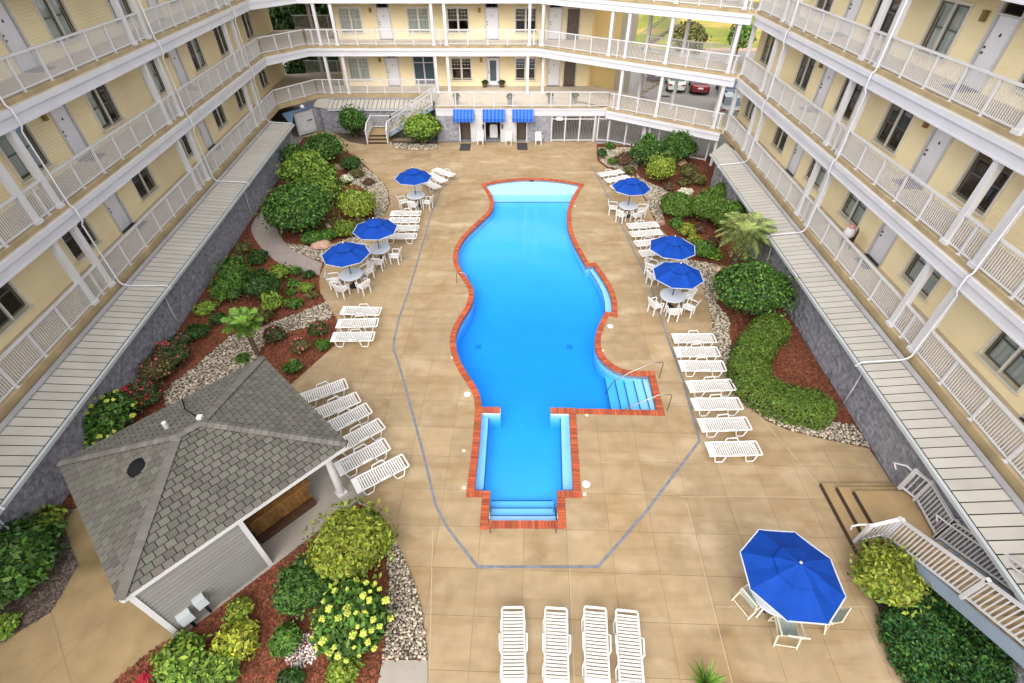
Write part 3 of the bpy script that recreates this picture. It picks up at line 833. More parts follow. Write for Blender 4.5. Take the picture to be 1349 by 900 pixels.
def _muntin():
    mb = MB(); w = WW / 2 - .12
    for i in (1, 2): mb.box((-w / 2 + w * i / 3, -.04, WH * .74), (.018, .02, WH * .42))
    for i in (1, 2): mb.box((0, -.038, WH * .53 + WH * .42 * i / 3), (w, .018, .018))
    return mb.mesh('muntin', M['frame'])
def _sill(): return MB().box((0, .05, -.02), (WW + .2, .14, .07)).mesh('sill', M['frame'])
def _curtain(m, x0, x1):
    mb = MB(); n = 14; vs = []
    for i in range(n + 1):
        x = x0 + (x1 - x0) * i / n; y = -.17 + (.022 if i % 2 else -.022)
        vs += [(x, y, .05), (x, y, WH - .05)]
    return mb.add(vs, [(2 * i, 2 * i + 2, 2 * i + 3, 2 * i + 1) for i in range(n)]).mesh('curtain', m)
W_FRAME, W_SASH, W_PANE, W_SILL, W_MUNT = _frame(), _sash(), _pane(), _sill(), _muntin()
W_SASHW = W_SASH.copy(); W_SASHW.materials[0] = M['frame']
CURT = [_curtain(M['curtain'], -.78, .78), _curtain(M['curtain2'], -.78, .78), _curtain(M['curtain'], -.78, -.12), _curtain(M['curtain2'], .1, .78), None, None]
def window(fr, root, s, q, z, cur=None, munt=False):
    o = link('window', W_FRAME, root, True, M4=fr.M(s, q, z))
    link('sill', W_SILL, o)
    for x in (-WW / 4 - .012, WW / 4 + .012):
        T = Matrix.Translation((x, 0, 0))
        link('sash', W_SASH, o, M4=T); link('pane', W_PANE, o, M4=T)
        if munt: link('muntin', W_MUNT, o, M4=T)
    k = rng.randrange(len(CURT)) if cur is None else cur
    if CURT[k] is not None: link('curtain', CURT[k], o)
    return o
# --- door
DW, DH = .92, 2.03
def _dframe():
    mb = MB()
    for s in (-1, 1): mb.box((s * (DW / 2 + .05), .012, (DH + .36) / 2), (.10, .06, DH + .36))
    mb.box((0, .012, DH + .41), (DW + .2, .064, .10)); mb.box((0, .01, DH + .04), (DW, .05, .07))
    return mb.mesh('door', M['trim'])
def _leaf(m):
    mb = MB().box((0, -.06, DH / 2), (DW, .05, DH))
    for z in (.5, 1.45):
        for x in (-.2, .2): mb.box((x, -.032, z), (.26, .012, .62 if z < 1 else .8))
    return mb.mesh('door_leaf', m)
D_FRAME, D_LEAF, D_LEAFB = _dframe(), _leaf(M['door']), _leaf(M['doorbrown'])
D_TRANS = MB().box((-.15, -.04, DH + .2), (.27, .02, .20)).box((.15, -.04, DH + .2), (.27, .02, .20)).mesh('transom', M['black'])
D_KNOB = MB().lathe([(.035, 0), (.04, .03), (.02, .05)], 10).mesh('door_knob', M['dark'])
D_KNOCK = MB().box((0, 0, 0), (.05, .03, .09)).mesh('knocker', M['dark'])
D_STEP = MB().box((0, .02, .015), (DW + .1, .2, .03)).mesh('threshold', M['dark'])
def door(fr, root, s, q, z, brown=False):
    o = link('door', D_FRAME, root, True, M4=fr.M(s, q, z))
    link('door_leaf', D_LEAFB if brown else D_LEAF, o)
    if not brown: link('transom', D_TRANS, o)
    for zz in (1.0, 1.16): link('door_knob', D_KNOB, o, M4=Matrix.Translation((.36, -.035, zz)) @ Matrix.Rotation(-PI / 2, 4, 'X'))
    link('knocker', D_KNOCK, o, M4=Matrix.Translation((0, -.02, 1.55)))
    link('threshold', D_STEP, o)
    return o
LAMP = MB().box((0, .03, 0), (.10, .06, .22)).box((0, .09, .02), (.16, .12, .26)).box((0, .09, .17), (.2, .15, .04)).mesh('wall_lamp', M['brass'])
def lamp(fr, root, s, q, z): return link('wall_lamp', LAMP, root, True, M4=fr.M(s, q, z + 1.9))

# --- columns, rails
def _column(h):
    mb = MB(); mb.box((0, 0, h / 2), (.21, .21, h)); mb.box((0, 0, .06), (.30, .30, .12)); mb.box((0, 0, h - .05), (.28, .28, .10))
    return mb.mesh('column', M['trim'])
COLM = _column(2.72)
POST = MB().box((0, 0, .50), (.075, .075, 1.06)).box((0, 0, -.01), (.15, .15, .05)).mesh('post', M['trim'])
def column(fr, root, s, z, q=-.02, me=None): return link('column', me or COLM, root, True, M4=fr.M(s, q, z))
def railing(fr, root, s0, s1, z, q=0.0, nposts=None, pitch=.092):
    """top and bottom rail with posts and balusters between s0 and s1"""
    L = abs(s1 - s0); sg = 1 if s1 > s0 else -1
    mb = MB()
    mb.bar(fr.P(s0, q, z + 1.02), fr.P(s1, q, z + 1.02), .10, .06); mb.bar(fr.P(s0, q, z + .10), fr.P(s1, q, z + .10), .05, .045)
    o = mb.build('railing', M['trim'], root)
    k = nposts if nposts is not None else max(1, round(L / 1.46) - 1)
    for i in range(k):
        link('post', POST, o, True, M4=fr.M(s0 + (s1 - s0) * (i + 1) / (k + 1), q, z))
    b = MB(); n = max(1, int(L / pitch))
    for i in range(1, n):
        s = s0 + (s1 - s0) * i / n; a = fr.P(s, q, z + .11); c = fr.P(s, q, z + 1.0)
        b.bar(a, c, .021, .021, up=(fr.o.x, fr.o.y, 0))
    b.build('balusters', M['trim'], o, kind='stuff')
    return o
def slab(root, poly, z, white=True, t=.24, edge='slabedge'):
    """balcony floor: top, edge and soffit as one plate"""
    return MB().prism(poly, z - t, z).build('balcony_floor', M['balcony'], root)
def beam(fr, root, s0, s1, z, q=.10):
    mb = MB()
    fr.box(mb, s0, s1, q - .16, q + .03, z - .71, z - .19)          # board
    fr.box(mb, s0, s1, q + .032, q + .085, z - .36, z - .185)        # crown strip
    fr.box(mb, s0, s1, q + .031, q + .055, z - .71, z - .655)        # lower bead
    o = mb.build('fascia_beam', M['fascia'], root)
    return o
def edge(fr, root, s0, s1, z, low=.13):
    mb = MB(); fr.box(mb, s0, s1, .02, .115, z - low, z + .012)
    return mb.build('slab_edge', M['slabedge'], root)
def pipe(root, pts, r=.030): return MB().tube(pts, r, 8).build('downspout', M['fascia'], root, smooth=True)

MATM = {k: MB().box((0, 0, .012), (.85, .5, .024)).mesh('door_mat', M[k]) for k in ('mat', 'matblue')}
def doormat(fr, s, q, z, lab, k='matblue', w=1.0):
    o = bpy.data.objects.new('door_mat', MATM[k]); col.objects.link(o); o.matrix_world = fr.M(s, q, z) @ Matrix.Scale(w, 4, (1, 0, 0))
    return tag(o, lab, 'door mat', 'door mats')

def facade(fr, root, lv, s0, s1, qw, wins, doors, cols, rails, cur={}, ztop=None, munt=False, lamps=True, brown=()):
    """one storey of a wing: wall with windows and doors, column pairs and rail sections"""
    z = FL[lv]; ops = []
    for s in wins: ops.append((s - WW / 2, s + WW / 2, z + .46, z + .46 + WH))
    for s in doors: ops.append((s - DW / 2 - .09, s + DW / 2 + .09, z, z + DH + .40))
    wall(fr, root, s0, s1, z, z + 2.72, qw, ops, M['wall'])
    for i, s in enumerate(wins): window(fr, root, s, qw, z + .46, cur.get(i), munt)
    for s in doors:
        door(fr, root, s, qw, z, s in brown)
        if lamps and s not in brown: lamp(fr, root, s + .95 * (1 if fr.M(0, 0, 0)[0][0] * fr.d.x + fr.M(0, 0, 0)[1][0] * fr.d.y > 0 else -1), qw, z)
    for s in cols: column(fr, root, s, z)
    for a, b in rails: railing(fr, root, a, b, z)

def metal_roof(fr, root, s0, s1, q0, q1, z0, z1, pitch=.35, name='metal_roof'):
    """low standing-seam roof from the upper edge (q0, z0) to the eave (q1, z1)"""
    o = MB().add([fr.P(s0, q0, z0 - .03), fr.P(s1, q0, z0 - .03), fr.P(s1, q1, z1 - .03), fr.P(s0, q1, z1 - .03)], [(0, 1, 2, 3)]).build(name, M['underlay'], root)
    n = max(1, round(abs(s1 - s0) / pitch)); ds = (s1 - s0) / n
    for i in range(n):
        a, b = s0 + ds * i, s0 + ds * (i + 1); e = .019 * (1 if ds > 0 else -1); mb = MB()
        up = Vector((0, 0, .022))
        mb.add([fr.P(a + e, q0, z0), fr.P(b - e, q0, z0), fr.P(b - e, q1, z1), fr.P(a + e, q1, z1)], [(0, 1, 2, 3)])
        mb.bar(fr.P(b - e * 1.3, q0, z0 + .003), fr.P(b - e * 1.3, q1, z1 + .003), .012, .016)
        mb.build('roof_panel', M['metalroof'], o)
    g = MB(); qs = q1 + .05
    fr.box(g, s0, s1, q1 + .015, q1 + .11, z1 - .13, z1 - .02)
    g.build('gutter', M['gutter'], o)
    c = MB(); fr.box(c, s0, s1, q0 - .02, q0 + .17, z0 + .01, z0 + .05); c.build('flashing', M['flash'], o)
    return o

STONE = bpy.data.materials.new('split_face_block'); STONE.use_nodes = True
def _stone():
    nt = STONE.node_tree; N = nt.nodes; L = nt.links; b = N['Principled BSDF']; b.inputs['Roughness'].default_value = .9; b.inputs['Specular IOR Level'].default_value = .2
    g = N.new('ShaderNodeNewGeometry'); n1 = N.new('ShaderNodeTexNoise'); n1.inputs['Scale'].default_value = 5; n1.inputs['Detail'].default_value = 8
    n2 = N.new('ShaderNodeTexNoise'); n2.inputs['Scale'].default_value = .5; n2.inputs['Detail'].default_value = 4
    for n in (n1, n2): L.new(g.outputs['Position'], n.inputs['Vector'])
    r = N.new('ShaderNodeValToRGB'); r.color_ramp.elements[0].position = .32; r.color_ramp.elements[0].color = (.15, .155, .19, 1)
    r.color_ramp.elements[1].position = .72; r.color_ramp.elements[1].color = (.40, .395, .43, 1)
    mx = N.new('ShaderNodeMix'); mx.data_type = 'RGBA'; mx.inputs[0].default_value = .35
    r2 = N.new('ShaderNodeValToRGB'); r2.color_ramp.elements[0].color = (.10, .10, .115, 1); r2.color_ramp.elements[1].color = (.32, .31, .33, 1)
    L.new(n1.outputs['Fac'], r.inputs[0]); L.new(n2.outputs['Fac'], r2.inputs[0]); L.new(r.outputs[0], mx.inputs[6]); L.new(r2.outputs[0], mx.inputs[7]); L.new(mx.outputs[2], b.inputs['Base Color'])
    bp = N.new('ShaderNodeBump'); bp.inputs['Strength'].default_value = 1; bp.inputs['Distance'].default_value = .08; L.new(n1.outputs['Fac'], bp.inputs['Height']); L.new(bp.outputs[0], b.inputs['Normal'])
_stone()
def blockwall(fr, root, s0, s1, q, z1, name='stone_wall', bw=.42, bh=.205):
    """split-face block wall: courses of slightly uneven blocks with recessed joints"""
    mb = MB(); nz = round(z1 / bh); bh = z1 / nz; L = abs(s1 - s0); nb = max(1, round(L / bw)); ds = (s1 - s0) / nb
    lo, hi = min(s0, s1), max(s0, s1)
    fr.box(mb, s0, s1, q - .25, q - .02, 0, z1)
    for k in range(nz):
        off = ds / 2 if k % 2 else 0
        for i in range(-1, nb + 1):
            a = max(lo, min(hi, s0 + ds * i + off)); b = max(lo, min(hi, s0 + ds * (i + 1) + off))
            if abs(b - a) < .03: continue
            e = .002 * (1 if b > a else -1); j = rng.uniform(-.010, .010)
            p = [(a + e, k * bh + .002), (b - e, k * bh + .002), (b - e, (k + 1) * bh - .002), (a + e, (k + 1) * bh - .002)]
            m_ = ((a + b) / 2, (k + .5) * bh)
            base = [fr.P(s, q - .02, z) for s, z in p]; face = [fr.P(s + (m_[0] - s) * .05, q + j + rng.uniform(-.012, .016), z + (m_[1] - z) * .05) for s, z in p]
            mb.add(base + face, [(4, 5, 6, 7), (0, 1, 5, 4), (1, 2, 6, 5), (2, 3, 7, 6), (3, 0, 4, 7)])
    return mb.build(name, STONE, root, kind='stuff')

# ------------------------------------------------------------------ left wing
LW = tag(empty('hotel_wing', (*wl(-18, 20), 0)), 'yellow hotel wing on the left, three balcony storeys over a low metal roof', 'hotel wing', 'wings of the hotel round the pool')
fr = FLW; QW = -1.72; SE = 41.0
pairs = [(-3.8, -2.6), (6.2, 7.4), (16.17, 17.36), (26.15, 27.45), (36.15, 37.5)]
Lcols = [c for p in pairs for c in p]
def secs(cols, s0, s1):
    c = sorted(cols); out = []; prev = s0
    for x in c: out.append((prev + .10, x - .10)); prev = x
    out.append((prev + .10, s1)); return [o for o in out if o[1] - o[0] > .3]
Lw = {0: [5.5 + .2, 14.72, 19.35, 24.85, 29.63, 35.05, 39.12, 44.5], 1: [9.6, 14.8, 19.38, 24.8, 29.55, 35.08, 39.2, 44.6], 2: [9.6, 14.8, 19.4, 24.72, 29.4, 35.1, 39.2, 44.6]}
Ld = {0: [12.1, 22.15, 32.45], 1: [12.1, 22.1, 32.5], 2: [12.1, 21.97, 32.5]}
Lc = {0: {0: 4, 1: 4, 2: 4, 3: 4, 4: 4, 5: 4, 6: 4, 7: 4}, 1: {1: 0, 2: 0, 3: 3, 4: 0, 5: 2, 6: 5, 7: 5}, 2: {2: 1, 3: 1, 4: 0, 5: 4, 6: 4}}
for lv in range(3):
    facade(fr, LW, lv, -6, 50, QW, Lw[lv], Ld[lv], Lcols, secs(Lcols, -5.9, SE), Lc[lv])
for lv in range(4):
    z = FL[lv]
    slab(LW, [tuple(fr.P(s, q, 0).xy) for s, q in ((-6, QW - .3), (-6, .10), (SE - .02, .10), (SE + .4, QW - .3))], z)
    edge(fr, LW, -6, SE, z, .30 if lv == 0 else .13)
    if lv: beam(fr, LW, -6, SE + .0, z)
for sp in ((17.62, 16.9), (27.72, 27), (37.72, 37), (7.65, 7)):
    s = sp[0]
    P_ = [fr.P(s, .16, 12.0)]
    for z in (9.30, 5.93):
        P_ += [fr.P(s, .16, z - .05), fr.P(s, .26, z - .16), fr.P(s, .27, z - .66), fr.P(s, .16, z - .85)]
    P_ += [fr.P(s, .16, 2.55), fr.P(s, .24, 2.42), fr.P(s, .45, 2.34), fr.P(s + .1, 1.78, 2.20), fr.P(s + .1, 1.95, 2.06), fr.P(s + .05, 1.55, 1.78), fr.P(s + .02, 1.50, .9), fr.P(s + .02, 1.5, .05)]
    pipe(LW, P_)
# ground floor: block wall and low roof
EQ, GQ = 1.78, 1.43
blockwall(fr, LW, -2, 37.6, GQ, 2.0)
mr_ = metal_roof(fr, LW, 1.0, 38.0, .25, EQ, 2.30, 2.10)
mb = MB(); fr.box(mb, -6, 50, QW - 8, QW - 7.8, 0, 13.3); fr.box(mb, -6, -5.85, QW - 7.8, QW - .2, 0, 13.3); fr.box(mb, 49.85, 50, QW - 7.8, QW - .2, 0, 13.3)
mb.build('rear_wall', M['wallplain'], LW)
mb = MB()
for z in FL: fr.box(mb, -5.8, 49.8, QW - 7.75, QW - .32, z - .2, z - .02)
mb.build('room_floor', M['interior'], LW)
mb = MB(); fr.box(mb, -6, 50, QW - 8.2, QW + .05, 13.32, 13.5); fr.box(mb, -6, 50, QW - .22, QW, 12.70, 13.31); mb.build('roof', M['flash'], LW)

# ------------------------------------------------------------------ right wing
RW = tag(empty('hotel_wing', (*wr(17, 18), 0)), 'yellow hotel wing on the right, three balcony storeys over a low metal roof', 'hotel wing', 'wings of the hotel round the pool')
fr = FRW; QW = -1.60; SE = 34.75
Rp = [(-5.0, -3.8), (3.9, 5.3), (12.82, 14.18), (21.5, 22.68), (29.9, 31.05)]
Rcols = [c for p in Rp for c in p]
Rw = {0: [2.4, 7.4, 11.36, 15.96, 21.25, 25.25, 30.2, 35.6], 1: [2.4, 7.4, 11.4, 16.0, 21.3, 25.2, 30.1, 35.6], 2: [2.4, 7.4, 11.4, 16.1, 21.25, 25.15, 30.55, 35.6]}
Rd = {0: [9.4, 18.57, 27.7], 1: [9.4, 18.64, 27.62], 2: [9.4, 18.65, 27.72]}
Rc = {0: {2: 0, 3: 0, 4: 0, 5: 0, 6: 5, 7: 1}, 1: {2: 4, 3: 4, 4: 4, 5: 5, 6: 4, 7: 4}, 2: {2: 4, 3: 4, 4: 0, 5: 4, 6: 4, 7: 4}}
for lv in range(3):
    facade(fr, RW, lv, -6, 37.5, QW, Rw[lv], Rd[lv], Rcols + [SE], secs(Rcols, -5.9, SE - .1), Rc[lv])
for lv in range(4):
    z = FL[lv]
    slab(RW, [tuple(fr.P(s, q, 0).xy) for s, q in ((-6, QW - .3), (SE + .2, QW - .3), (SE - .02, .10), (-6, .10))], z)
    edge(fr, RW, -6, SE, z, .30 if lv == 0 else .13)
    if lv: beam(fr, RW, -6, SE, z)
for s in (13.0 - .45, 21.25, 29.65):
    P_ = [fr.P(s, .16, 12.0)]
    for z in (9.30, 5.93):
        P_ += [fr.P(s, .16, z - .05), fr.P(s, .26, z - .16), fr.P(s, .27, z - .66), fr.P(s, .16, z - .85)]
    P_ += [fr.P(s, .16, 2.55), fr.P(s, .24, 2.42), fr.P(s, .45, 2.34), fr.P(s, 1.65, 2.20), fr.P(s, 1.82, 2.06), fr.P(s, 1.42, 1.78), fr.P(s, 1.36, .9), fr.P(s, 1.36, .05)]
    pipe(RW, P_)
blockwall(fr, RW, -1, 31.4, 1.30, 2.0)
metal_roof(fr, RW, 1.0, 31.7, .25, 1.65, 2.30, 2.12)
mb = MB(); fr.box(mb, -6, 37.5, QW - 8, QW - 7.8, 0, 13.3); fr.box(mb, -6, -5.85, QW - 7.8, QW - .2, 0, 13.3); fr.box(mb, 37.3, 37.5, QW - 7.8, QW - .01, 0, 13.3)
mb.build('rear_wall', M['wall'], RW)
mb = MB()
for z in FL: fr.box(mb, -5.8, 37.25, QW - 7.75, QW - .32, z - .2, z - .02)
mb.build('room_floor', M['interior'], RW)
mb = MB(); fr.box(mb, -6, 37.5, QW - 8.2, QW + .05, 13.32, 13.5); fr.box(mb, -6, 37.5, QW - .22, QW, 12.70, 13.31); mb.build('roof', M['flash'], RW)
# hip end of the low roof where it meets the fence
hp = MB(); a_ = fr.P(31.72, .25, 2.30); b_ = fr.P(31.72, 1.65, 2.12); c_ = fr.P(33.6, .25, 2.12)
hp.add([a_, b_, c_], [(0, 1, 2)]); hp.add([p - Vector((0, 0, .06)) for p in (a_, b_, c_)], [(2, 1, 0)])
hp.build('roof_hip', M['metalroof'], RW)

# diagonal breezeway at the back right corner (belongs to the right wing)
DA, DB = Vector((1.9, 42.8)), Vector((14.2, 34.25))
dd = (DB - DA).normalized(); do = Vector((dd.y, -dd.x)) if Vector((dd.y, -dd.x)).y < 0 else Vector((-dd.y, dd.x))
FD = Frame(DA, dd, do); LD = (DB - DA).length
sB1 = (Vector((7.25, 39.3)) - DA).dot(dd)
Dcol = [.5, 6.0, 7.25, 10.2, 14.35]
ZC = Vector((6.35, 42.8))
for lv in range(4):
    z = FL[lv]
    outer = [tuple(FD.P(LD, -2.3, 0).xy), tuple(FD.P((6.35 - 1.9) / dd.x, -2.3, 0).xy)]
    far = [tuple(FRW.P(37.4, -1.9, 0).xy), tuple(FD.P(LD - .3, -2.5, 0).xy), (6.35, 45.0)]
    poly = [(1.9, 42.72), tuple(FD.P(LD - .02, .08, 0).xy), tuple(FRW.P(SE + .2, QW - .3, 0).xy), tuple(FRW.P(37.5, QW - .3, 0).xy), (6.35, 45.3), (1.9, 45.3)]
    slab(RW, poly, z, t=.235)
    s0 = 0 if lv else sB1
    edge(FD, RW, s0, LD, z); beam(FD, RW, s0, LD - .05, z)
    if lv < 3:
        cs = [c for c in Dcol if c > s0 - .2]
        for c in cs: column(FD, RW, c, z)
        for a, b in secs(cs, s0, LD - .15): railing(FD, RW, a, b, z)
        # rear rail and columns of the breezeway
        sr0 = 7.6
        for c in (7.7, 10.4, 13.6): column(FD, RW, c, z, q=-2.55)
        if lv: railing(FD, RW, 7.8, LD - 1.4, z, q=-2.5)
# outside stairs behind the breezeway, one flight per storey
for lv in (0, 1):
    z = FL[lv]; st = MB(); n = 9
    for i in range(n):
        FD.box(st, 6.9 + i * .27, 7.2 + i * .27, -4.3, -3.0, z + i * .2, z + .05 + i * .2)
    st.build('stair_flight', M['balcony'], RW)
    rl = MB()
    for q in (-4.3, -3.0):
        rl.bar(FD.P(6.9, q, z + 1.0), FD.P(6.9 + n * .27, q, z + 1.0 + n * .2), .07, .06)
        for i in range(2 * n): rl.bar(FD.P(6.9 + i * .135, q, z + i * .1), FD.P(6.9 + i * .135, q, z + 1 + i * .1), .025, .025)
    rl.build('stair_railing', M['trim'], RW, kind='stuff')

# ------------------------------------------------------------------ back wing
BW = tag(empty('hotel_wing', (-4, 46, 0)), 'yellow hotel wing at the far end, railed terrace over blue awnings', 'hotel wing', 'wings of the hotel round the pool')
fr = FBW; QW = -2.2; XL0, XR0 = -15.6, 1.9
Bw = {0: [-12.55, -4.15, 1.1], 1: [-12.5, -7.25, -4.18, 1.07], 2: [-12.5, -7.25, -4.18, 1.07]}
Bd = {0: [-9.78, -1.55, 3.42, 4.75], 1: [-9.9, -1.55, 3.35, 4.75], 2: [-9.9, -1.55, 3.35, 4.75]}
Bcol = {0: [-14.42, -13.05, -5.93, -4.98, 1.22, 2.42], 1: [-14.45, -13.2, -5.9, -4.95, 1.3], 2: [-14.45, -13.2, -5.9, -4.95, 1.3]}
for lv in range(3):
    z = FL[lv]
    if lv == 0: rails = [(XL0, -14.5), (-14.3, -13.15), (-12.95, -6.03)]
    else: rails = secs(Bcol[lv], XL0, XR0)
    facade(fr, BW, lv, -14.0, 6.3, QW, Bw[lv], Bd[lv], Bcol[lv], rails, {0: 1, 1: 0 if lv else 5, 2: 5, 3: 5}, munt=False, brown=(4.75,))
    # colonial bars on the two windows by the centre door
for w in [c for c in BW.children if c.name.startswith('window')]:
    x = w.matrix_local.translation.x + BW.location.x
    if x > -6:
        for c in w.children:
            if c.name.startswith('sash'): c.data = W_SASHW
        for k in (-WW / 4 - .012, WW / 4 + .012): link('muntin', W_MUNT, w, M4=Matrix.Translation((k, 0, 0)))
# glazed double door on the first floor at the head of the stairs
z = FL[0]; gd = MB()
for x in (-8.05, -7.2, -6.35): gd.box((x, 42.8 + 2.16, z + 1.1), (.10, .08, 2.2))
gd.box((-7.2, 44.965, z + 2.22), (1.9, .08, .10)); gd.box((-7.2, 44.965, z + 1.75), (1.7, .06, .06)); gd.box((-7.2, 44.965, z + .08), (1.7, .06, .16))
go = gd.build('glazed_door', M['trim'], BW)
MB().box((-7.2, 44.985, z + 1.1), (1.66, .015, 2.1)).build('pane', M['carglass'], go)
glz = MB().box((-1.55, 42.8 + 2.2 - .03, z + 1.15), (.52, .02, 1.5)).build('door_glass', M['carglass'], BW)
for lv in range(4):
    z = FL[lv]
    slab(BW, [(XL0, 42.72), (XR0, 42.72), (XR0, 45.3), (XL0, 45.3)], z, t=.23)
    if lv: edge(fr, BW, XL0, XR0, z); beam(fr, BW, XL0, XR0, z)
    else: edge(fr, BW, XL0, -5.75, z, .30)
# left chamfer (corner balcony)
CA, CB = Vector(FLW.P(41.0, 0, 0).xy), Vector((XL0, 42.8))
cd = (CB - CA).normalized(); FC = Frame(CA, cd, Vector((cd.y, -cd.x))); LC = (CB - CA).length
for lv in range(4):
    z = FL[lv]
    poly = [tuple(FC.P(.0, .08, 0).xy), tuple(FC.P(LC, .08, 0).xy), (XL0, 45.3), (-14.0, 50), tuple(FLW.P(50, -2.0, 0).xy), tuple(FLW.P(41.4, -2.02, 0).xy)]
    slab(BW, poly, z, t=.225)
    edge(FC, BW, 0, LC, z, .30 if not lv else .13)
    if lv: beam(FC, BW, 0, LC, z)
    if lv < 3: railing(FC, BW, .05, LC - .05, z, nposts=2)
    if lv < 3:
        railing(Frame((-18.5, 49.0), (1, 0), (0, -1)), BW, 0, 4.4, z)
        for x in (-17.0, -15.2): column(Frame((0, 49.0), (1, 0), (0, -1)), BW, x, z)
# building mass
mb = MB(); mb.box((-13.9, 49.1, 6.6), (.2, 8.0, 13.2)); mb.box((-3.85, 53.2, 6.6), (20.3, .2, 13.2))
mb.build('rear_wall', M['wall'], BW)
mb = MB(); mb.box((6.40, 49.1, 6.6), (.2, 8.0, 13.2)); mb.build('side_wall', M['wallplain'], BW)
mb = MB()
for z in FL: mb.box((-3.85, 49.2, z - .12), (19.6, 7.7, .2))
mb.build('room_floor', M['interior'], BW)
MB().box((-3.85, 49.1, 13.4), (21, 8.5, .2)).build('roof', M['flash'], BW)
# grey plain wall farther back behind the breezeway
MB().box((9.5, 47.2, 6.0), (1.5, .2, 12.0)).build('service_wall', M['soffit'], BW)
MB().box((7.68, 46.6, 6.6), (2.3, .2, 13.2)).build('recessed_wall', M['wallplain'], BW)
# ground floor left: block wall, low roof, chamfer with flat blue membrane
FBG = Frame((0, 41.3), (1, 0), (0, -1))
blockwall(FBG, BW, -15.2, -5.85, 0, 1.75)
metal_roof(fr, BW, -14.6, -5.85, .20, 1.55, 2.25, 1.85)
hp = MB(); a_ = fr.P(-14.62, .20, 2.25); b_ = fr.P(-14.62, 1.55, 1.85); c_ = fr.P(-15.9, 1.0, 1.85); d_ = fr.P(-15.75, .15, 2.2)
hp.add([a_, b_, c_, d_], [(0, 1, 2, 3)]); hp.add([p - Vector((0, 0, .05)) for p in (a_, b_, c_, d_)], [(3, 2, 1, 0)]); hp.build('roof_hip', M['metalroof'], BW)
mem = MB().prism([tuple(FLW.P(38.0, 1.7, 0).xy), tuple(FLW.P(41.0, .15, 0).xy), tuple(FC.P(LC, .1, 0).xy), (-15.9, 41.8), (-16.0, 41.3), (-16.9, 40.2)], 1.86, 1.92).build('flat_roof', M['membrane'], BW)
MB().lathe([(.16, 1.9), (.16, 2.02), (.1, 2.1), (.0, 2.12)], 12, at(398, 141, 1.95).xy.to_3d()).build('roof_dome', M['white'], BW)
bw_ = MB(); bw_.box((-15.55, 41.85, .9), (.9, .15, 1.75), R(45)); bw_.build('corner_wall', STONE, BW)
# terrace in front of the back wing
TX0, TX1, TY = -5.75, 7.25, 39.35
tpoly = [(TX0, TY), (TX1, TY), (1.9 + .0, 42.70), (TX0, 42.70)]
MB().prism(tpoly, 2.32, 2.55).build('terrace_floor', M['balcony'], BW)
MB().prism([(TX1 + .02, TY), (9.3, 37.85), (9.4, 38.9), (2.0, 42.68)], 2.315, 2.545).build('terrace_floor', M['balcony'], BW)
FT = Frame((0, TY), (1, 0), (0, -1))
edge(FT, BW, TX0, TX1, 2.55, .06); 
tb = MB(); FT.box(tb, TX0, TX1 + .03, .02, .09, 1.93, 2.46); FT.box(tb, TX0, TX1 + .03, .092, .14, 2.34, 2.465); tb.build('fascia_beam', M['fascia'], BW)
railing(FT, BW, TX0 + .1, TX1 - .05, 2.55, nposts=8)
FTS = Frame((TX0, TY), (0, 1), (-1, 0))
railing(FTS, BW, 0.1, 1.6, 2.55, nposts=1)
# pool-house front below the terrace
FG = Frame((0, 39.28), (1, 0), (0, -1))
ops = [(-4.0, -3.2, 0, 1.93), (-2.05, -.9, 0, 1.93), (.35, 1.1, 0, 1.93)]
wall(FG, BW, -5.8, 3.0, 0, 1.93, 0, ops, STONE, 'stone_wall', .5)
for a, b, c, d in ops:
    t = MB(); FG.box(t, a - .09, a, -.06, .03, 0, d); FG.box(t, b, b + .09, -.06, .03, 0, d); t.build('door_trim', M['trim'], BW)
for a, b in ((-3.1, -2.2), (-.8, .25)):
    t = MB(); FG.box(t, a, b, .005, .055, .0, 1.92); t.build('white_panel', M['trim'], BW)
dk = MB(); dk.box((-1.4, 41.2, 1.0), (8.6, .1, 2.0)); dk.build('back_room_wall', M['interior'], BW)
for x, w in ((-3.6, .78), (.72, .72)): MB().box((x, 39.9, .95), (w, .05, 1.9)).build('dark_door', M['doorbrown'], BW)
for a, b in ((-3.75, -.0),): pass
wm = MB(); wm.box((-1.45, 40.4, .45), (.62, .5, .9)); wm.box((-1.45, 40.13, .95), (.5, .05, .16)); 
tag(wm.build('drinks_cooler', M['bagwhite']), 'white chest cooler standing in the middle doorway under the awnings', 'cooler')
lampb = MB().box((0, 0, 0), (.10, .12, .26)).box((0, 0, .15), (.16, .16, .03)).mesh('wall_lantern', M['dark'])
for x in (-2.22, -.74): o = link('wall_lantern', lampb, BW, True); o.location += Vector((x, 39.17, 1.15))
# fence sign post detail: dark pipe on the grey wall
MB().bar((1.9, 39.22, .6), (1.9, 39.22, 1.9), .07, .07).build('conduit', M['bluegrey'], BW)

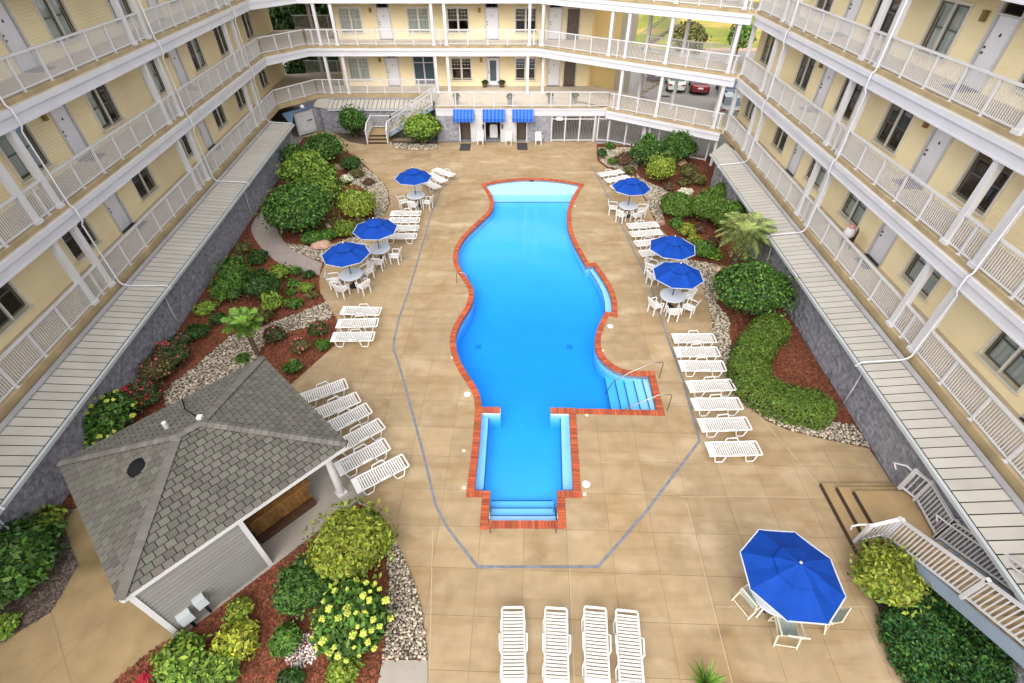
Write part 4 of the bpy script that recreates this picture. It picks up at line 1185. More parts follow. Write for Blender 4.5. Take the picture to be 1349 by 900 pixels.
# blue awnings, each with striped valance
for i, (a, b, lab) in enumerate(((-4.42, -2.86, 'blue striped awning over the left doorway'), (-2.2, -.52, 'blue striped awning over the middle doorway'), (.02, 1.62, 'blue striped awning over the right doorway'))):
    aw = tag(empty('awning', ((a + b) / 2, TY - .14, 2.2)), lab, 'awning', 'blue awnings under the terrace')
    n = 12; w = (b - a) / n
    for k in range(n):
        x0, x1 = a + k * w + .004, a + (k + 1) * w - .004
        y0, y1, z0, z1 = TY - .15, TY - .74, 2.42, 1.92
        st = MB(); st.add([(x0, y0, z0), (x1, y0, z0), (x1, y1, z1), (x0, y1, z1), (x0, y0, z0 - .02), (x1, y0, z0 - .02), (x1, y1, z1 - .02), (x0, y1, z1 - .02)], [(3, 2, 1, 0), (4, 5, 6, 7), (0, 1, 5, 4), (1, 2, 6, 5), (2, 3, 7, 6), (3, 0, 4, 7)])
        st.box(((x0 + x1) / 2, y1 - .008, z1 - .13), (x1 - x0, .012, .24))
        st.build('canvas_strip', M['awninglight'] if k % 2 else M['awning'], aw)
    e = MB()
    for x in (a, b): e.add([(x, TY - .15, 2.41), (x, TY - .735, 1.91), (x, TY - .735, 1.70), (x, TY - .15, 1.9)], [(0, 1, 2, 3)])
    e.build('side_panel', M['awning'], aw)

for u, v, lab, k in ((613, 194, 'dark mat on the deck before the left doorway', 'mat'), (688, 193, 'dark mat on the deck before the right doorway', 'mat')):
    o = bpy.data.objects.new('door_mat', MATM[k]); col.objects.link(o); o.location = at(u, v, .003); o.rotation_euler = (0, 0, PI / 2); o.scale = (1.7, 1.6, 1)
    tag(o, lab, 'door mat', 'door mats')
for fr_, s, q, lv, lab in ((FLW, 22.0, -1.25, 1, 'blue-grey mat at the left wing door on the second balcony'), (FLW, 21.9, -1.25, 2, 'blue-grey mat at the left wing door on the top balcony'), (FLW, 22.4, -1.3, 0, 'blue-grey mat at the left wing door on the lowest balcony'),
        (FLW, 32.4, -1.2, 0, 'blue-grey mat at the far left wing door on the lowest balcony'), (FLW, 32.4, -1.2, 1, 'blue-grey mat at the far left wing door on the second balcony'),
        (FRW, 18.6, -1.15, 2, 'blue-grey mat at the right wing door on the top balcony'), (FRW, 18.6, -1.15, 1, 'blue-grey mat at the right wing door on the second balcony'), (FRW, 27.7, -1.15, 1, 'blue-grey mat at the far right wing door on the second balcony'),
        (FRW, 27.7, -1.15, 2, 'blue-grey mat at the far right wing door on the top balcony'), (FRW, 18.3, -1.1, 0, 'dark mat at the right wing door on the lowest balcony')):
    doormat(fr_, s, q, FL[lv] + .003, lab)

# ================================================================== FENCES, STAIRS
def fence(path, lab, gate=False, h=1.9):
    t = tag(empty('lattice_fence', (*path[0], 0)), lab, 'fence', 'white framed picket fences behind the pool')
    for a, b in zip(path, path[1:]):
        a3, b3 = Vector((*a, 0)), Vector((*b, 0)); L = (b3 - a3).length; e = (b3 - a3) / L
        MB().bar(a3, a3 + Vector((0, 0, h + .05)), .10, .10, up=(e.x, e.y, 0)).build('post', M['trim'], t)
        r = MB()
        for z in (.10, h - .22, h): r.bar(a3 + e * .05 + Vector((0, 0, z)), b3 - e * .05 + Vector((0, 0, z)), .05, .07)
        r.build('rail', M['trim'], t)
        p = MB(); n = int(L / .11)
        for i in range(1, n):
            q = a3 + e * (L * i / n); p.bar(q + Vector((0, 0, .13)), q + Vector((0, 0, h - .03)), .022, .022, up=(e.x, e.y, 0))
        p.build('pickets', M['fencegrey'], t, kind='stuff')
    a3 = Vector((*path[-1], 0)); MB().bar(a3, a3 + Vector((0, 0, h + .05)), .10, .10).build('post', M['trim'], t)
    return t
f1 = fence([(3.05, 39.35), (4.1, 39.35), (5.2, 39.35), (6.35, 39.35)], 'white framed picket fence under the terrace, right of the awnings')
o = MB().box((3.62, 39.29, 1.72), (.45, .02, .26)).build('fence_sign', M['white']); tag(o, 'small blank-looking white notice on the picket fence', 'sign')
f2 = fence([(6.65, 39.45), (7.5, 39.3), (8.7, 38.62), (9.8, 37.95), (10.9, 37.28), (12.0, 36.6), (13.1, 35.9), (14.0, 35.4)], 'white framed picket fence slanting behind the round shrubs')
gc = MB()
for x, y in ((6.47, 39.55), (7.55, 39.45), (10.2, 37.5), (14.15, 34.5), (9.9, 37.7)): gc.box((x, y, .97), (.17, .17, 1.93), R(-35))
gc.build('ground_column', M['trim'], RW)

# white board gate in the far left corner
gt = tag(empty('garden_gate', (*at(409, 177).xy, 0)), 'white vinyl board gate in the far left corner', 'gate')
ga, gb = at(395.5, 179.5), at(422, 171.5); ge = (gb - ga).normalized(); GLn = (gb - ga).length
n = 9
for i in range(n):
    c = ga + ge * (GLn * (i + .5) / n); MB().bar(c + Vector((0, 0, .05)), c + Vector((0, 0, 1.75)), GLn / n - .012, .03, up=(ge.y, -ge.x, 0)).build('board', M['trim'], gt)
gm = MB()
for z in (.3, 1.5): gm.bar(ga + Vector((.03, -.03, z)), gb + Vector((.03, -.03, z)), .04, .1)
gm.build('gate_rail', M['trim'], gt)
for c in (ga, gb): MB().bar(c, c + Vector((0, 0, 1.85)), .12, .12).build('post', M['trim'], gt)
MB().bar((ga + gb) / 2 + Vector((.05, -.05, 1.0)), (ga + gb) / 2 + ge * .4 + Vector((.05, -.05, 1.0)), .04, .05).build('latch', M['dark'], gt)

def rail_run(par, pts, h=.95, pitch=.115, posts=True, name='stair_railing', w=.06):
    """railing over a run of foot points (3-D); posts at every point"""
    o = None; r = MB(); b = MB()
    for a, c in zip(pts, pts[1:]):
        a, c = Vector(a), Vector(c); up = Vector((0, 0, 1))
        r.bar(a + up * h, c + up * h, w + .03, .055); r.bar(a + up * .12, c + up * .12, .05, .05)
        n = max(1, int((c - a).length / pitch))
        for i in range(1, n): q = a + (c - a) * (i / n); b.bar(q + up * .13, q + up * (h - .02), .028, .028, up=(1, 0, 0))
    o = r.build(name, M['trim'], par)
    b.build('balusters', M['trim'], o, kind='stuff')
    if posts:
        for p in pts: MB().bar(p, Vector(p) + Vector((0, 0, h + .07)), .09, .09, up=(1, 0, 0)).build('post', M['trim'], o)
    return o

# --- near right stairs
st = tag(empty('staircase', (11.2, 6.8, 0)), 'concrete stairs with white railings climbing beside the right wing, near right', 'stairs')
xw = lambda y: wr(XGR, y)[0] - .02
y0s, y1s = 6.50, 8.72
for i, x in enumerate((9.90, 10.24, 10.58)):
    z = .15 * (i + 1); o = MB().prism([(x, y0s), (12.15, y0s), (xw(y1s - .25 * i), y1s - .23 * i), (x, y1s - .23 * i)], z - .15 if i else 0.0, z - .001 * 0).build('step', M['concrete_step'], st)
    MB().box((x - .012, (y0s + y1s - .23 * i) / 2, z - .075), (.02, y1s - .23 * i - y0s, .135)).build('riser', M['riser'], o)
n = 13; rise = .165; run = .30; xs0, xs1 = 10.62, 11.96; yt = 6.58
for i in range(n):
    y = yt - run * i; z = .45 + rise * (i + 1)
    o = MB().box(((xs0 + xs1) / 2 + .12, y - run / 2, z - rise / 2), (xs1 - xs0 - .1, run - .004, rise)).build('step', M['concrete_step'], st)
    MB().box(((xs0 + xs1) / 2 + .12, y + .006, z - rise / 2 - .01), (xs1 - xs0 - .14, .012, rise - .03)).build('riser', M['riser'], o)
sg = MB()
for x in (xs0 + .10, xs1 + .10): sg.bar((x, yt + .1, .36), (x, yt - run * n, .36 + rise * n), .06, .34, up=(0, 0, 1))
sg.build('stringer', M['bluegrey'], st)
sl_ = rise / run
rail_run(st, [(9.95, 6.78, .12), (10.60, 6.80, .47)])
rail_run(st, [(10.62, 6.74, .50), (10.72, 6.74 - 2.05, .50 + 2.05 * sl_), (10.72, 6.74 - 3.9, .50 + 3.9 * sl_)], posts=True)
rail_run(st, [(11.98, 8.33, .47), (12.2, 7.93, .47), (12.06, 6.74, .47)])
rail_run(st, [(12.06, 6.70, .50), (12.06, 6.74 - 2.05, .50 + 2.05 * sl_), (12.06, 6.74 - 3.9, .50 + 3.9 * sl_)])
hr = MB()
hr.tube([(9.6, 6.86, .75), (9.55, 6.86, .92), (9.72, 6.86, 1.02), (9.98, 6.86, 1.02)], .028, 8)
hr.tube([(11.9, 8.75, .9), (11.82, 8.85, 1.08), (11.95, 8.6, 1.28), (12.0, 8.4, 1.3)], .028, 8)
hr.tube([(11.93, 6.95, 1.05), (11.9, 7.05, 1.2), (11.93, 6.7, 1.33), (11.93, 6.74 - 3.8, 1.33 + 3.8 * sl_)], .026, 8)
hr.build('handrail', M['trim'], st)

# --- far left stairs up to the terrace
s2 = tag(empty('staircase', (*at(498, 189).xy, 0)), 'white-railed stairs rising to the terrace in front of the far wing', 'stairs')
xa, xb = -11.2, -9.62; yA = 38.75
for i in range(3):
    o = MB().box(((xa + xb) / 2, yA + .30 * i + .9, .085 + .17 * i), (xb - xa, 1.8, .17)).build('step', M['concrete_step'], s2)
    MB().box(((xa + xb) / 2, yA + .30 * i - .006, .085 + .17 * i), (xb - xa - .02, .012, .13)).build('riser', M['riser'], o)
n2 = 12
for i in range(n2):
    MB().box((xb + .15 + .30 * i, yA + 1.45, .51 + .17 * (i + .5)), (.30, 1.3, .17)).build('step', M['concrete_step'], s2)
g = MB(); g.bar((xb, yA + .78, .42), (xb + .3 * n2, yA + .78, .42 + .17 * n2), .05, .30); g.bar((xb, yA + 2.12, .42), (xb + .3 * n2, yA + 2.12, .42 + .17 * n2), .05, .30)
g.build('stringer', M['bluegrey'], s2)
sl2 = .17 / .30
rail_run(s2, [(xb + .0, yA + .78, .51), (xb + 1.8, yA + .78, .51 + 1.8 * sl2), (xb + 3.6, yA + .78, .51 + 3.6 * sl2)])
rail_run(s2, [(xb - .0, yA + 2.12, .51), (xb + 1.8, yA + 2.12, .51 + 1.8 * sl2), (xb + 3.6, yA + 2.12, .51 + 3.6 * sl2)])
rail_run(s2, [(xa, yA + .0, .05), (xa, yA + .62, .40), (xa, yA + 2.12, .51), (xb, yA + 2.12, .51)])
rail_run(s2, [(xb, yA + .0, .05), (xb, yA + .6, .45)])

# ================================================================== BAR PAVILION
PC = Vector((-8.48, 8.11)); ue = Vector((.687, .726)).normalized(); ve = Vector((ue.y, -ue.x))
HU, HV, ZE, ZR, RU = 2.86, 2.56, 2.60, 3.66, .30
pv = tag(empty('bar_pavilion', (*PC, 0)), 'grey-shingled hip-roof bar pavilion with lap siding in the near left garden', 'pavilion')
def pp(u, v, z): q = PC + ue * u + ve * v; return Vector((q.x, q.y, z))
# u along the eave, v towards the viewer's right (+v faces the lap, the siding wall side is -u)
c1, c2_, c3, c4 = pp(-HU, -HV, ZE), pp(HU, -HV, ZE), pp(HU, HV, ZE), pp(-HU, HV, ZE)
r1, r2 = pp(-RU, 0, ZR), pp(RU, 0, ZR)
roof = MB().add([c1, c2_, c3, c4, r1, r2], [(0, 4, 5, 1), (1, 5, 2), (2, 5, 4, 3), (3, 4, 0), (0, 1, 2, 3)]).build('roof', M['underlay'], pv)
faces = [(c4, c3, r2, r1), (c1, c4, r1, r1), (c3, c2_, r2, r2), (c2_, c1, r1, r2)]        # eave left, eave right, ridge right, ridge left as seen from outside
SHW, SHE = .235, .172
cand = []
for fi, (e0, e1, q1, q0) in enumerate(faces):
    ex = (e1 - e0).normalized(); mid_r = (q0 + q1) / 2; mid_e = (e0 + e1) / 2
    nrm = ex.cross((mid_r - mid_e)).normalized()
    if nrm.z < 0: nrm = -nrm
    up = nrm.cross(ex).normalized()
    if up.z < 0: up = -up
    W = (e1 - e0).length; H = (mid_r - mid_e).dot(up); top = (q1 - q0).length if fi in (0, 3) else 0.0
    k = 0; y = -.03
    while y < H - .02:
        y2 = min(y + SHE, H); inset = lambda yy: max(0, yy) / H * (W - top) / 2
        x = -(SHW * (.5 if k % 2 else 0)) - .03
        while x < W:
            a, b = x + .011, x + SHW - .011
            lo0, hi0, lo1, hi1 = inset(y), W - inset(y), inset(y2), W - inset(y2)
            p = [(max(a, lo0), y), (min(b, hi0), y), (min(b, hi1), y2), (max(a, lo1), y2)]
            if p[1][0] - p[0][0] > .02 or p[2][0] - p[3][0] > .02:
                if p[1][0] < p[0][0]: p[1] = p[0]
                if p[2][0] < p[3][0]: p[2] = p[3]
                lift = rng.uniform(0, .004)
                vs = [e0 + ex * xx + up * yy + nrm * (.034 + lift if yy == y else .012) for xx, yy in p] + [e0 + ex * xx + up * yy + nrm * .002 for xx, yy in p]
                cand.append((((vs[0] + vs[2]) / 2), fi, vs))
            x += SHW
        y = y2 + .014 if y2 < H else H; k += 1
SHF = [(0, 1, 2, 3), (0, 4, 5, 1), (1, 5, 6, 2), (2, 6, 7, 3), (3, 7, 4, 0)]
cand.sort(key=lambda c: (0 if c[1] in (0, 1) else 1, (c[0] - Vector((0, 0, CAM_H))).length))
rest = MB()
for i, (c, fi, vs) in enumerate(cand):
    if i < 300: MB().add(vs, SHF).build('shingle', M['shingle'], roof)
    else: rest.add(vs, SHF)
rest.build('shingles', M['shingle'], roof, kind='stuff')
def ridge(a, b):
    d = (b - a); L = d.length; e = d / L; sd = Vector((e.y, -e.x, 0)).normalized(); n = max(1, int(L / .165)); 
    for i in range(n):
        p = a + e * (L * i / n); q = a + e * (L * (i + 1) / n + .02); z = .055
        dz = sd * .125 + Vector((0, 0, -.035))
        dz2 = -sd * .125 + Vector((0, 0, -.035)); u0 = Vector((0, 0, z + .018)); u1 = Vector((0, 0, z))
        MB().add([p + dz + u0, p + u0 + Vector((0, 0, .012)), p + dz2 + u0, q + dz + u1, q + u1 + Vector((0, 0, .012)), q + dz2 + u1, p + dz, p, p + dz2],
                 [(0, 3, 4, 1), (1, 4, 5, 2), (0, 1, 7, 6), (1, 2, 8, 7)]).build('ridge_cap', M['ridge'], roof)
for a, b in ((c1, r1), (c4, r1), (c3, r2), (c2_, r2), (r1, r2)): ridge(a, b)
fz = MB()
for a, b in ((c1, c2_), (c2_, c3), (c3, c4), (c4, c1)):
    fz.bar(a - Vector((0, 0, .075)), b - Vector((0, 0, .075)), .05, .15)
fz.build('eave_board', M['trim'], roof)
vq = at(186.5, 617, 3.12); vent = MB().lathe([(.30, 0), (.30, .06), (.22, .16), (.08, .21), (.0, .215)], 22, (vq.x, vq.y, 3.13)).build('roof_vent', M['black'], roof, smooth=True)
vq = at(215.5, 557, 3.55); MB().lathe([(.06, 0), (.06, .36), (.0, .37)], 10, (vq.x, vq.y, 3.2)).build('vent_pipe', M['trim'], roof)
MB().box((*pp(.35, -.15, 0).xy, 3.72), (.13, .13, .12)).tube([pp(.3, -.2, 3.75), pp(.2, -1.2, 3.35), pp(.3, -2.4, 2.75)], .018, 6, mi=1).build('junction_box', [M['trim'], M['black']], roof)
# walls: siding on the +v side (towards the lap) from the -u corner up to the opening, full walls on -u and -v
IN = .12; zb = .05
walls = MB()
def sid(u0, v0, u1, v1, z0, z1, nm='siding_wall'):
    a, b = pp(u0, v0, 0), pp(u1, v1, 0); e = (b - a).normalized(); out = Vector((e.y, -e.x, 0))
    if out.dot(((a + b) / 2) - Vector((*PC, 0))) < 0: out = -out
    w = MB().bar(a + Vector((0, 0, (z0 + z1) / 2)) - out * .05, b + Vector((0, 0, (z0 + z1) / 2)) - out * .05, .08, z1 - z0).build(nm, M['underlay'], pv)
    k = round((z1 - z0) / .15); h = (z1 - z0) / k
    for i in range(k):
        p0, p1 = z0 + h * i, z0 + h * (i + 1) - .004
        pm_ = p0 + .012
        Z3 = lambda z_: Vector((0, 0, z_))
        MB().add([a + out * .055 + Z3(p0), b + out * .055 + Z3(p0), b + out * .055 + Z3(pm_), a + out * .055 + Z3(pm_), b + out * .005 + Z3(p1), a + out * .005 + Z3(p1), a - out * .01 + Z3(p0), b - out * .01 + Z3(p0)],
                 [(0, 1, 2, 3), (3, 2, 4, 5), (0, 6, 7, 1)]).build('siding_board', M['siding'], w)
    return w
ZT = ZE - .16
UV = HV - .02                                 # the siding stands right under the eave on the lap side
sid(-HU + .14, HV - .08, -.28, HV - .08, zb, ZT)
sid(-HU + .14, -HV + .5, -HU + .14, HV - .10, zb, ZT)
sid(-HU + .14, -HV + .5, HU - .4, -HV + .5, zb, ZT)
for u in (-HU + .14, -.26): q = pp(u, HV - .07, 0); MB().bar((q.x, q.y, zb), (q.x, q.y, ZT), .12, .12, up=(ue.x, ue.y, 0)).build('corner_board', M['trim'], pv)
for u, z, w in ((-2.35, .62, .30), (-1.92, .78, .26)):
    q = pp(u, HV + .05, z); MB().box(q, (w, .2, .36), math.atan2(ue.y, ue.x)).box(q - Vector((0, 0, .42)), (.06, .06, .5), math.atan2(ue.y, ue.x), 1).build('utility_box', [M['gutter'], M['black']], pv)
pad = MB().prism([tuple(pp(u, v, 0).xy) for u, v in ((-HU, -HV), (HU + .05, -HV), (HU + .05, HV + .05), (-HU, HV + .05))], 0.0, .045).build('floor_pad', M['padc'], pv)
for u, v in ((2.35, 2.02), (2.35, -2.1)):
    q = pp(u, v, 0); MB().lathe([(.14, .04), (.13, .12), (.115, .14), (.10, 2.44), (.13, 2.46), (.13, 2.5)], 18, (q.x, q.y, 0)).box((q.x, q.y, .09), (.31, .31, .08), math.atan2(ue.y, ue.x)).build('column', M['trim'], pv, smooth=False)
# bar counter of upright boards with a kick plinth and a top
ba, bb = pp(-.15, 1.62, 0), pp(1.62, 1.62, 0); e = (bb - ba).normalized(); L = (bb - ba).length
ctr = MB().bar(ba + Vector((0, 0, .6)) - Vector((ve.x, ve.y, 0)) * .25, bb + Vector((0, 0, .6)) - Vector((ve.x, ve.y, 0)) * .25, .40, 1.0).build('counter', M['wooddark'], pv)
n = 12
for i in range(n):
    c = ba + e * (L * (i + .5) / n); MB().bar(c + Vector((0, 0, .28)), c + Vector((0, 0, 1.08)), L / n - .006, .03, up=(ve.x, ve.y, 0)).build('counter_board', M['wood'], ctr)
MB().bar(ba + Vector((0, 0, 1.13)) - Vector((ve.x, ve.y, 0)) * .14, bb + e * .1 + Vector((0, 0, 1.13)) - Vector((ve.x, ve.y, 0)) * .14, .62, .06).build('counter_top', M['wood'], ctr)
MB().bar(ba + Vector((0, 0, .15)) + Vector((ve.x, ve.y, 0)) * .10, bb + Vector((0, 0, .15)) + Vector((ve.x, ve.y, 0)) * .10, .16, .2).build('foot_plinth', M['wooddark'], ctr)

# ================================================================== POOL FURNITURE
def tubeloop(mb, pts, r=.022, n=6): mb.tube(pts, r, n)
LL, LWD = 1.78, .56
def lounger_meshes():
    fr_ = MB()
    for s in (-1, 1):
        fr_.tube([(s * LWD / 2, -LL / 2, .30), (s * LWD / 2, -LL / 2 + .3, .315), (s * LWD / 2, 0, .30), (s * LWD / 2, LL / 2 - .05, .315), (s * (LWD / 2 - .03), LL / 2, .315)], .028, 6)
    fr_.box((0, LL / 2 - .012, .315), (LWD - .06, .05, .045))
    frame = fr_.mesh('frame', M['whiteslat'])
    leg = MB()     # U-shaped leg on the +x side, flared outwards
    leg.tube([(LWD / 2, -.20, .29), (LWD / 2 + .03, -.13, .05), (LWD / 2 + .035, -.09, .025), (LWD / 2 + .035, .09, .025), (LWD / 2 + .03, .13, .05), (LWD / 2, .20, .29)], .024, 6)
    leg = leg.mesh('leg', M['whiteslat'])
    arm = MB().tube([(LWD / 2, -.24, .31), (LWD / 2 + .05, -.19, .43), (LWD / 2 + .06, .16, .45), (LWD / 2 + .01, .23, .31)], .022, 6).mesh('armrest', M['whiteslat'])
    cap = MB().box((0, 0, 0), (LWD - .02, .20, .03)).mesh('head_panel', M['whiteslat'])
    sl = MB()
    w = LWD - .07
    k = .023
    sl.add([(-w / 2, -k, 0), (0, -k, -.012), (w / 2, -k, 0), (w / 2, k, 0), (0, k, -.012), (-w / 2, k, 0),
            (-w / 2, -k, -.016), (0, -k, -.028), (w / 2, -k, -.016), (w / 2, k, -.016), (0, k, -.028), (-w / 2, k, -.016)],
           [(0, 1, 4, 5), (1, 2, 3, 4), (11, 10, 7, 6), (10, 9, 8, 7), (0, 6, 7, 1), (1, 7, 8, 2), (3, 9, 10, 4), (4, 10, 11, 5), (2, 8, 9, 3), (5, 11, 6, 0)])
    slat = sl.mesh('slat', M['whiteslat'])
    return frame, leg, arm, cap, slat
LF, LLEG, LARM, LCAP, LSLAT = lounger_meshes()
NSL = 19
def make_lounger(detail=True):
    t = empty('sun_lounger'); link('frame', LF, t)
    for s in (0, 1):
        for y in (-.52, .52): link('leg', LLEG, t, M4=Matrix.Rotation(PI * s, 4, 'Z') @ Matrix.Translation((0, y * (-1 if s else 1), 0)))
        link('armrest', LARM, t, M4=Matrix.Translation((0, .06, 0)) @ (Matrix.Scale(-1, 4, (1, 0, 0)) if s else Matrix.Identity(4)))
    link('head_panel', LCAP, t, M4=Matrix.Translation((0, -LL / 2 + .10, .318)))
    y0 = -LL / 2 + .245; dy = (LL - .30) / NSL
    for i in range(NSL): link('slat', LSLAT, t, M4=Matrix.Translation((0, y0 + dy * i, .322)))
    return t
proto = make_lounger(); first = [True]
LG = 'white slatted sun loungers round the pool'
def lounger(u, v, rz, lab, z=.32):
    """(u, v) photo pixel of the middle of the lying surface"""
    o = proto if first[0] else copy_tree(proto); first[0] = False
    p = at(u, v, z); put(o, (p.x, p.y, .004), rz); tag(o, lab, 'sun lounger', LG); return o
def fit(u0, v0, u1, v1, lab, z=.32):
    """head end and foot end pixels"""
    a, b = at(u0, v0, z), at(u1, v1, z); c = (a + b) / 2; d = b - a
    o = proto if first[0] else copy_tree(proto); first[0] = False
    put(o, (c.x, c.y, .004), math.atan2(d.y, d.x) - PI / 2 + rng.uniform(-.025, .025)); tag(o, lab, 'sun lounger', LG); return o
# bottom four: head panel towards the viewer
for (a, b, c, d), lab in zip(((676, 903, 676.5, 803), (733.5, 903, 732.5, 805), (787, 902, 784.5, 804), (833, 905, 826, 810)),
        ('leftmost of the four loungers at the bottom edge, standing straight', 'second lounger of the four at the bottom edge, left of the joint line', 'third lounger of the four at the bottom edge, right of the joint line', 'rightmost and most tilted of the four loungers at the bottom edge')):
    fit(a, b, c, d, lab)
# six by the pavilion
for (a, b, c, d), lab in zip(((398, 525, 452, 507), (418, 546, 464, 526), (434, 563, 477, 542), (450, 587, 494, 562), (447, 617, 507, 586), (470, 640, 531, 607)),
        ('lounger farthest from the viewer in the row of six beside the pavilion roof', 'second lounger from the far end of the row of six beside the pavilion', 'third lounger from the far end of the row of six beside the pavilion', 'lounger partly under the pavilion roof corner, fourth of the row of six', 'fifth lounger of the row of six, just past the pavilion roof corner', 'lounger nearest the viewer in the row of six, beside the pavilion column')):
    fit(a, b, c, d, lab)
for (a, b, c, d), lab in zip(((450, 409, 501, 410), (445, 426, 497, 425), (438, 444, 492, 443)),
        ('far lounger of the three by the end of the diagonal stone strip', 'middle lounger of the three by the diagonal stone strip', 'near lounger of the three by the diagonal stone strip')): fit(a, b, c, d, lab)
for (a, b, c, d), lab in zip(((515, 281, 554, 281), (513, 290, 552, 290), (511, 300, 550, 300), (508, 311, 547, 311)),
        ('far lounger of the four beside the second left umbrella', 'second lounger of the four beside the second left umbrella', 'third lounger of the four, partly behind the second left umbrella', 'near lounger of the four beside the second left umbrella')): fit(a, b, c, d, lab)
for (a, b, c, d), lab in zip(((571, 222, 598, 232), (564, 228, 587, 240), (558, 238, 574, 246)),
        ('far lounger of the three behind the farthest left umbrella', 'middle lounger of the three behind the farthest left umbrella', 'lounger mostly hidden by the farthest left umbrella')): fit(a, b, c, d, lab)
for (a, b, c, d), lab in zip(((822, 225, 788, 231), (832, 232, 795, 239), (840, 240, 803, 248)),
        ('far lounger of the three beside the farthest right umbrella', 'middle lounger of the three beside the farthest right umbrella', 'lounger mostly hidden behind the farthest right umbrella')): fit(a, b, c, d, lab)
for (a, b, c, d), lab in zip(((867, 295, 827, 298), (871, 305, 831, 309), (877, 317, 838, 321), (884, 330, 845, 334)),
        ('far lounger of the four beside the second right umbrella', 'second lounger of the four beside the second right umbrella', 'third lounger of the four, half under the second right umbrella', 'near lounger of the four, half under the second right umbrella')): fit(a, b, c, d, lab)
for (a, b, c, d), lab in zip(((887, 446, 941, 445), (890, 464, 946, 463), (896, 482, 954, 482), (906, 509, 966, 507), (914, 533, 974, 531), (922, 560, 986, 558), (932, 592, 1000, 590)),
        ('farthest lounger of the seven along the right edge of the deck', 'second farthest lounger of the seven along the right edge', 'third farthest lounger of the seven, near the end of the stone band', 'middle lounger of the seven along the right edge of the deck', 'third nearest lounger of the seven, level with the side stairs', 'second nearest lounger of the seven beside the curved hedge', 'nearest lounger of the seven along the right edge of the deck')): fit(a, b, c, d, lab)

# --- umbrellas
def canopy(r, h, n=8, z0=0.0, vent=False):
    """octagonal canopy with sagging panels; hem band below"""
    mb = MB(); rings = [(1, 0), (.8, .22), (.55, .50), (.3, .78), (.06, 1.0)] if not vent else [(1, 0), (.5, .55), (.1, 1.0)]
    k = 4; N = n * k; vs = []
    for rr, hh in rings:
        for j in range(N):
            a = 2 * PI * j / N; f = abs((j % k) / k - .5) * 2            # 1 at a rib, 0 mid panel
            cr = math.cos(PI / n) / math.cos(((j % k) / k - .5) * 2 * PI / n)
            sag = (1 - f) * .032 * r * (1 if rr > .1 else 0)
            vs.append((r * rr * cr * math.cos(a), r * rr * cr * math.sin(a), z0 + h * hh - sag))
    fs = []
    for i in range(len(rings) - 1):
        for j in range(N): fs.append((i * N + j, i * N + (j + 1) % N, (i + 1) * N + (j + 1) % N, (i + 1) * N + j))
    fs.append(tuple(range((len(rings) - 1) * N, len(rings) * N)))
    return mb.add(vs, fs)
def umbrella(loc, r, zr, h, rz, lab, pole_r=.022):
    t = tag(empty('parasol', (*loc, 0), rz), lab, 'umbrella', 'blue canvas umbrellas over the tables')
    c = canopy(r, h, 8, zr); c.build('canopy', M['canvas'], t, world=False)
    v = canopy(r * .44, h * .36, 8, zr + h * .73, True); v.build('vent_cap', M['canvas'], t, world=False)
    hem = MB(); N = 8
    for j in range(N):
        a0, a1 = 2 * PI * j / N, 2 * PI * (j + 1) / N
        p, q = Vector((math.cos(a0) * r, math.sin(a0) * r, zr)), Vector((math.cos(a1) * r, math.sin(a1) * r, zr))
        d = Vector((0, 0, -.012)); o_ = 1.012
        hem.bar(p * 1.006 + Vector((0, 0, -zr * .006 - .012)), q * 1.006 + Vector((0, 0, -zr * .006 - .012)), .028, .02)
    hem.build('hem', M['hem'], t, world=False)
    for j in range(N):
        a = 2 * PI * j / N; MB().bar((.03 * math.cos(a), .03 * math.sin(a), zr + h * .93 - .03), (r * .99 * math.cos(a), r * .99 * math.sin(a), zr - .012), .018, .018).build('rib', M['white'], t, world=False)
    MB().tube([(0, 0, .02), (0, 0, zr + h + .08)], pole_r, 8).build('pole', M['dark'], t, world=False)
    MB().lathe([(.03, zr + h + .08), (.035, zr + h + .11), (.0, zr + h + .15)], 8).build('finial', M['trim'], t, world=False)
    MB().lathe([(.22, 0.004), (.22, .05), (.05, .09), (.04, .25)], 14).build('base', M['dark'], t, world=False)
    return t
TT = MB().lathe([(.0, .68), (.54, .68), (.56, .69), (.56, .715), (.54, .72), (.0, .72)], 28).mesh('table_top', M['tabletop'])
TL = MB().tube([(.36, 0, .69), (.42, 0, .35), (.46, 0, .005)], .025, 6).mesh('leg', M['white'])
def table(loc, lab):
    t = tag(empty('round_table', (*loc, 0)), lab, 'table', 'round tables under the umbrellas'); link('table_top', TT, t)
    for k in range(4): link('leg', TL, t, M4=Matrix.Rotation(PI / 4 + PI / 2 * k, 4, 'Z'))
    return t
# white resin armchair; front towards +y
def chair_parts():
    seat = MB().box((0, .0, .42), (.46, .46, .03)).box((0, .225, .405), (.46, .03, .05)).mesh('seat', M['white'])
    back = MB()
    for i in range(5): x = -.18 + .09 * i; back.bar((x, -.235, .44), (x * 1.05, -.33, .80), .06, .018, up=(0, 1, .3))
    back.bar((-.24, -.335, .81), (.24, -.335, .81), .025, .08); back = back.mesh('backrest', M['white'])
    leg = MB().bar((0, 0, .0), (0, 0, .42), .045, .045).mesh('leg', M['white'])
    arm = MB().tube([(.24, -.30, .66), (.26, -.1, .66), (.26, .16, .655), (.25, .21, .62), (.245, .20, .42)], .024, 6).mesh('armrest', M['white'])
    return seat, back, leg, arm
CS, CB_, CLG, CA_ = chair_parts()
def make_chair():
    t = empty('resin_chair'); link('seat', CS, t); link('backrest', CB_, t)
    for x in (-.2, .2):
        for y in (-.21, .21): link('leg', CLG, t, M4=Matrix.Translation((x, y, 0)))
    link('armrest', CA_, t); link('armrest', CA_, t, M4=Matrix.Scale(-1, 4, (1, 0, 0)))
    return t
cproto = make_chair(); cfirst = [True]
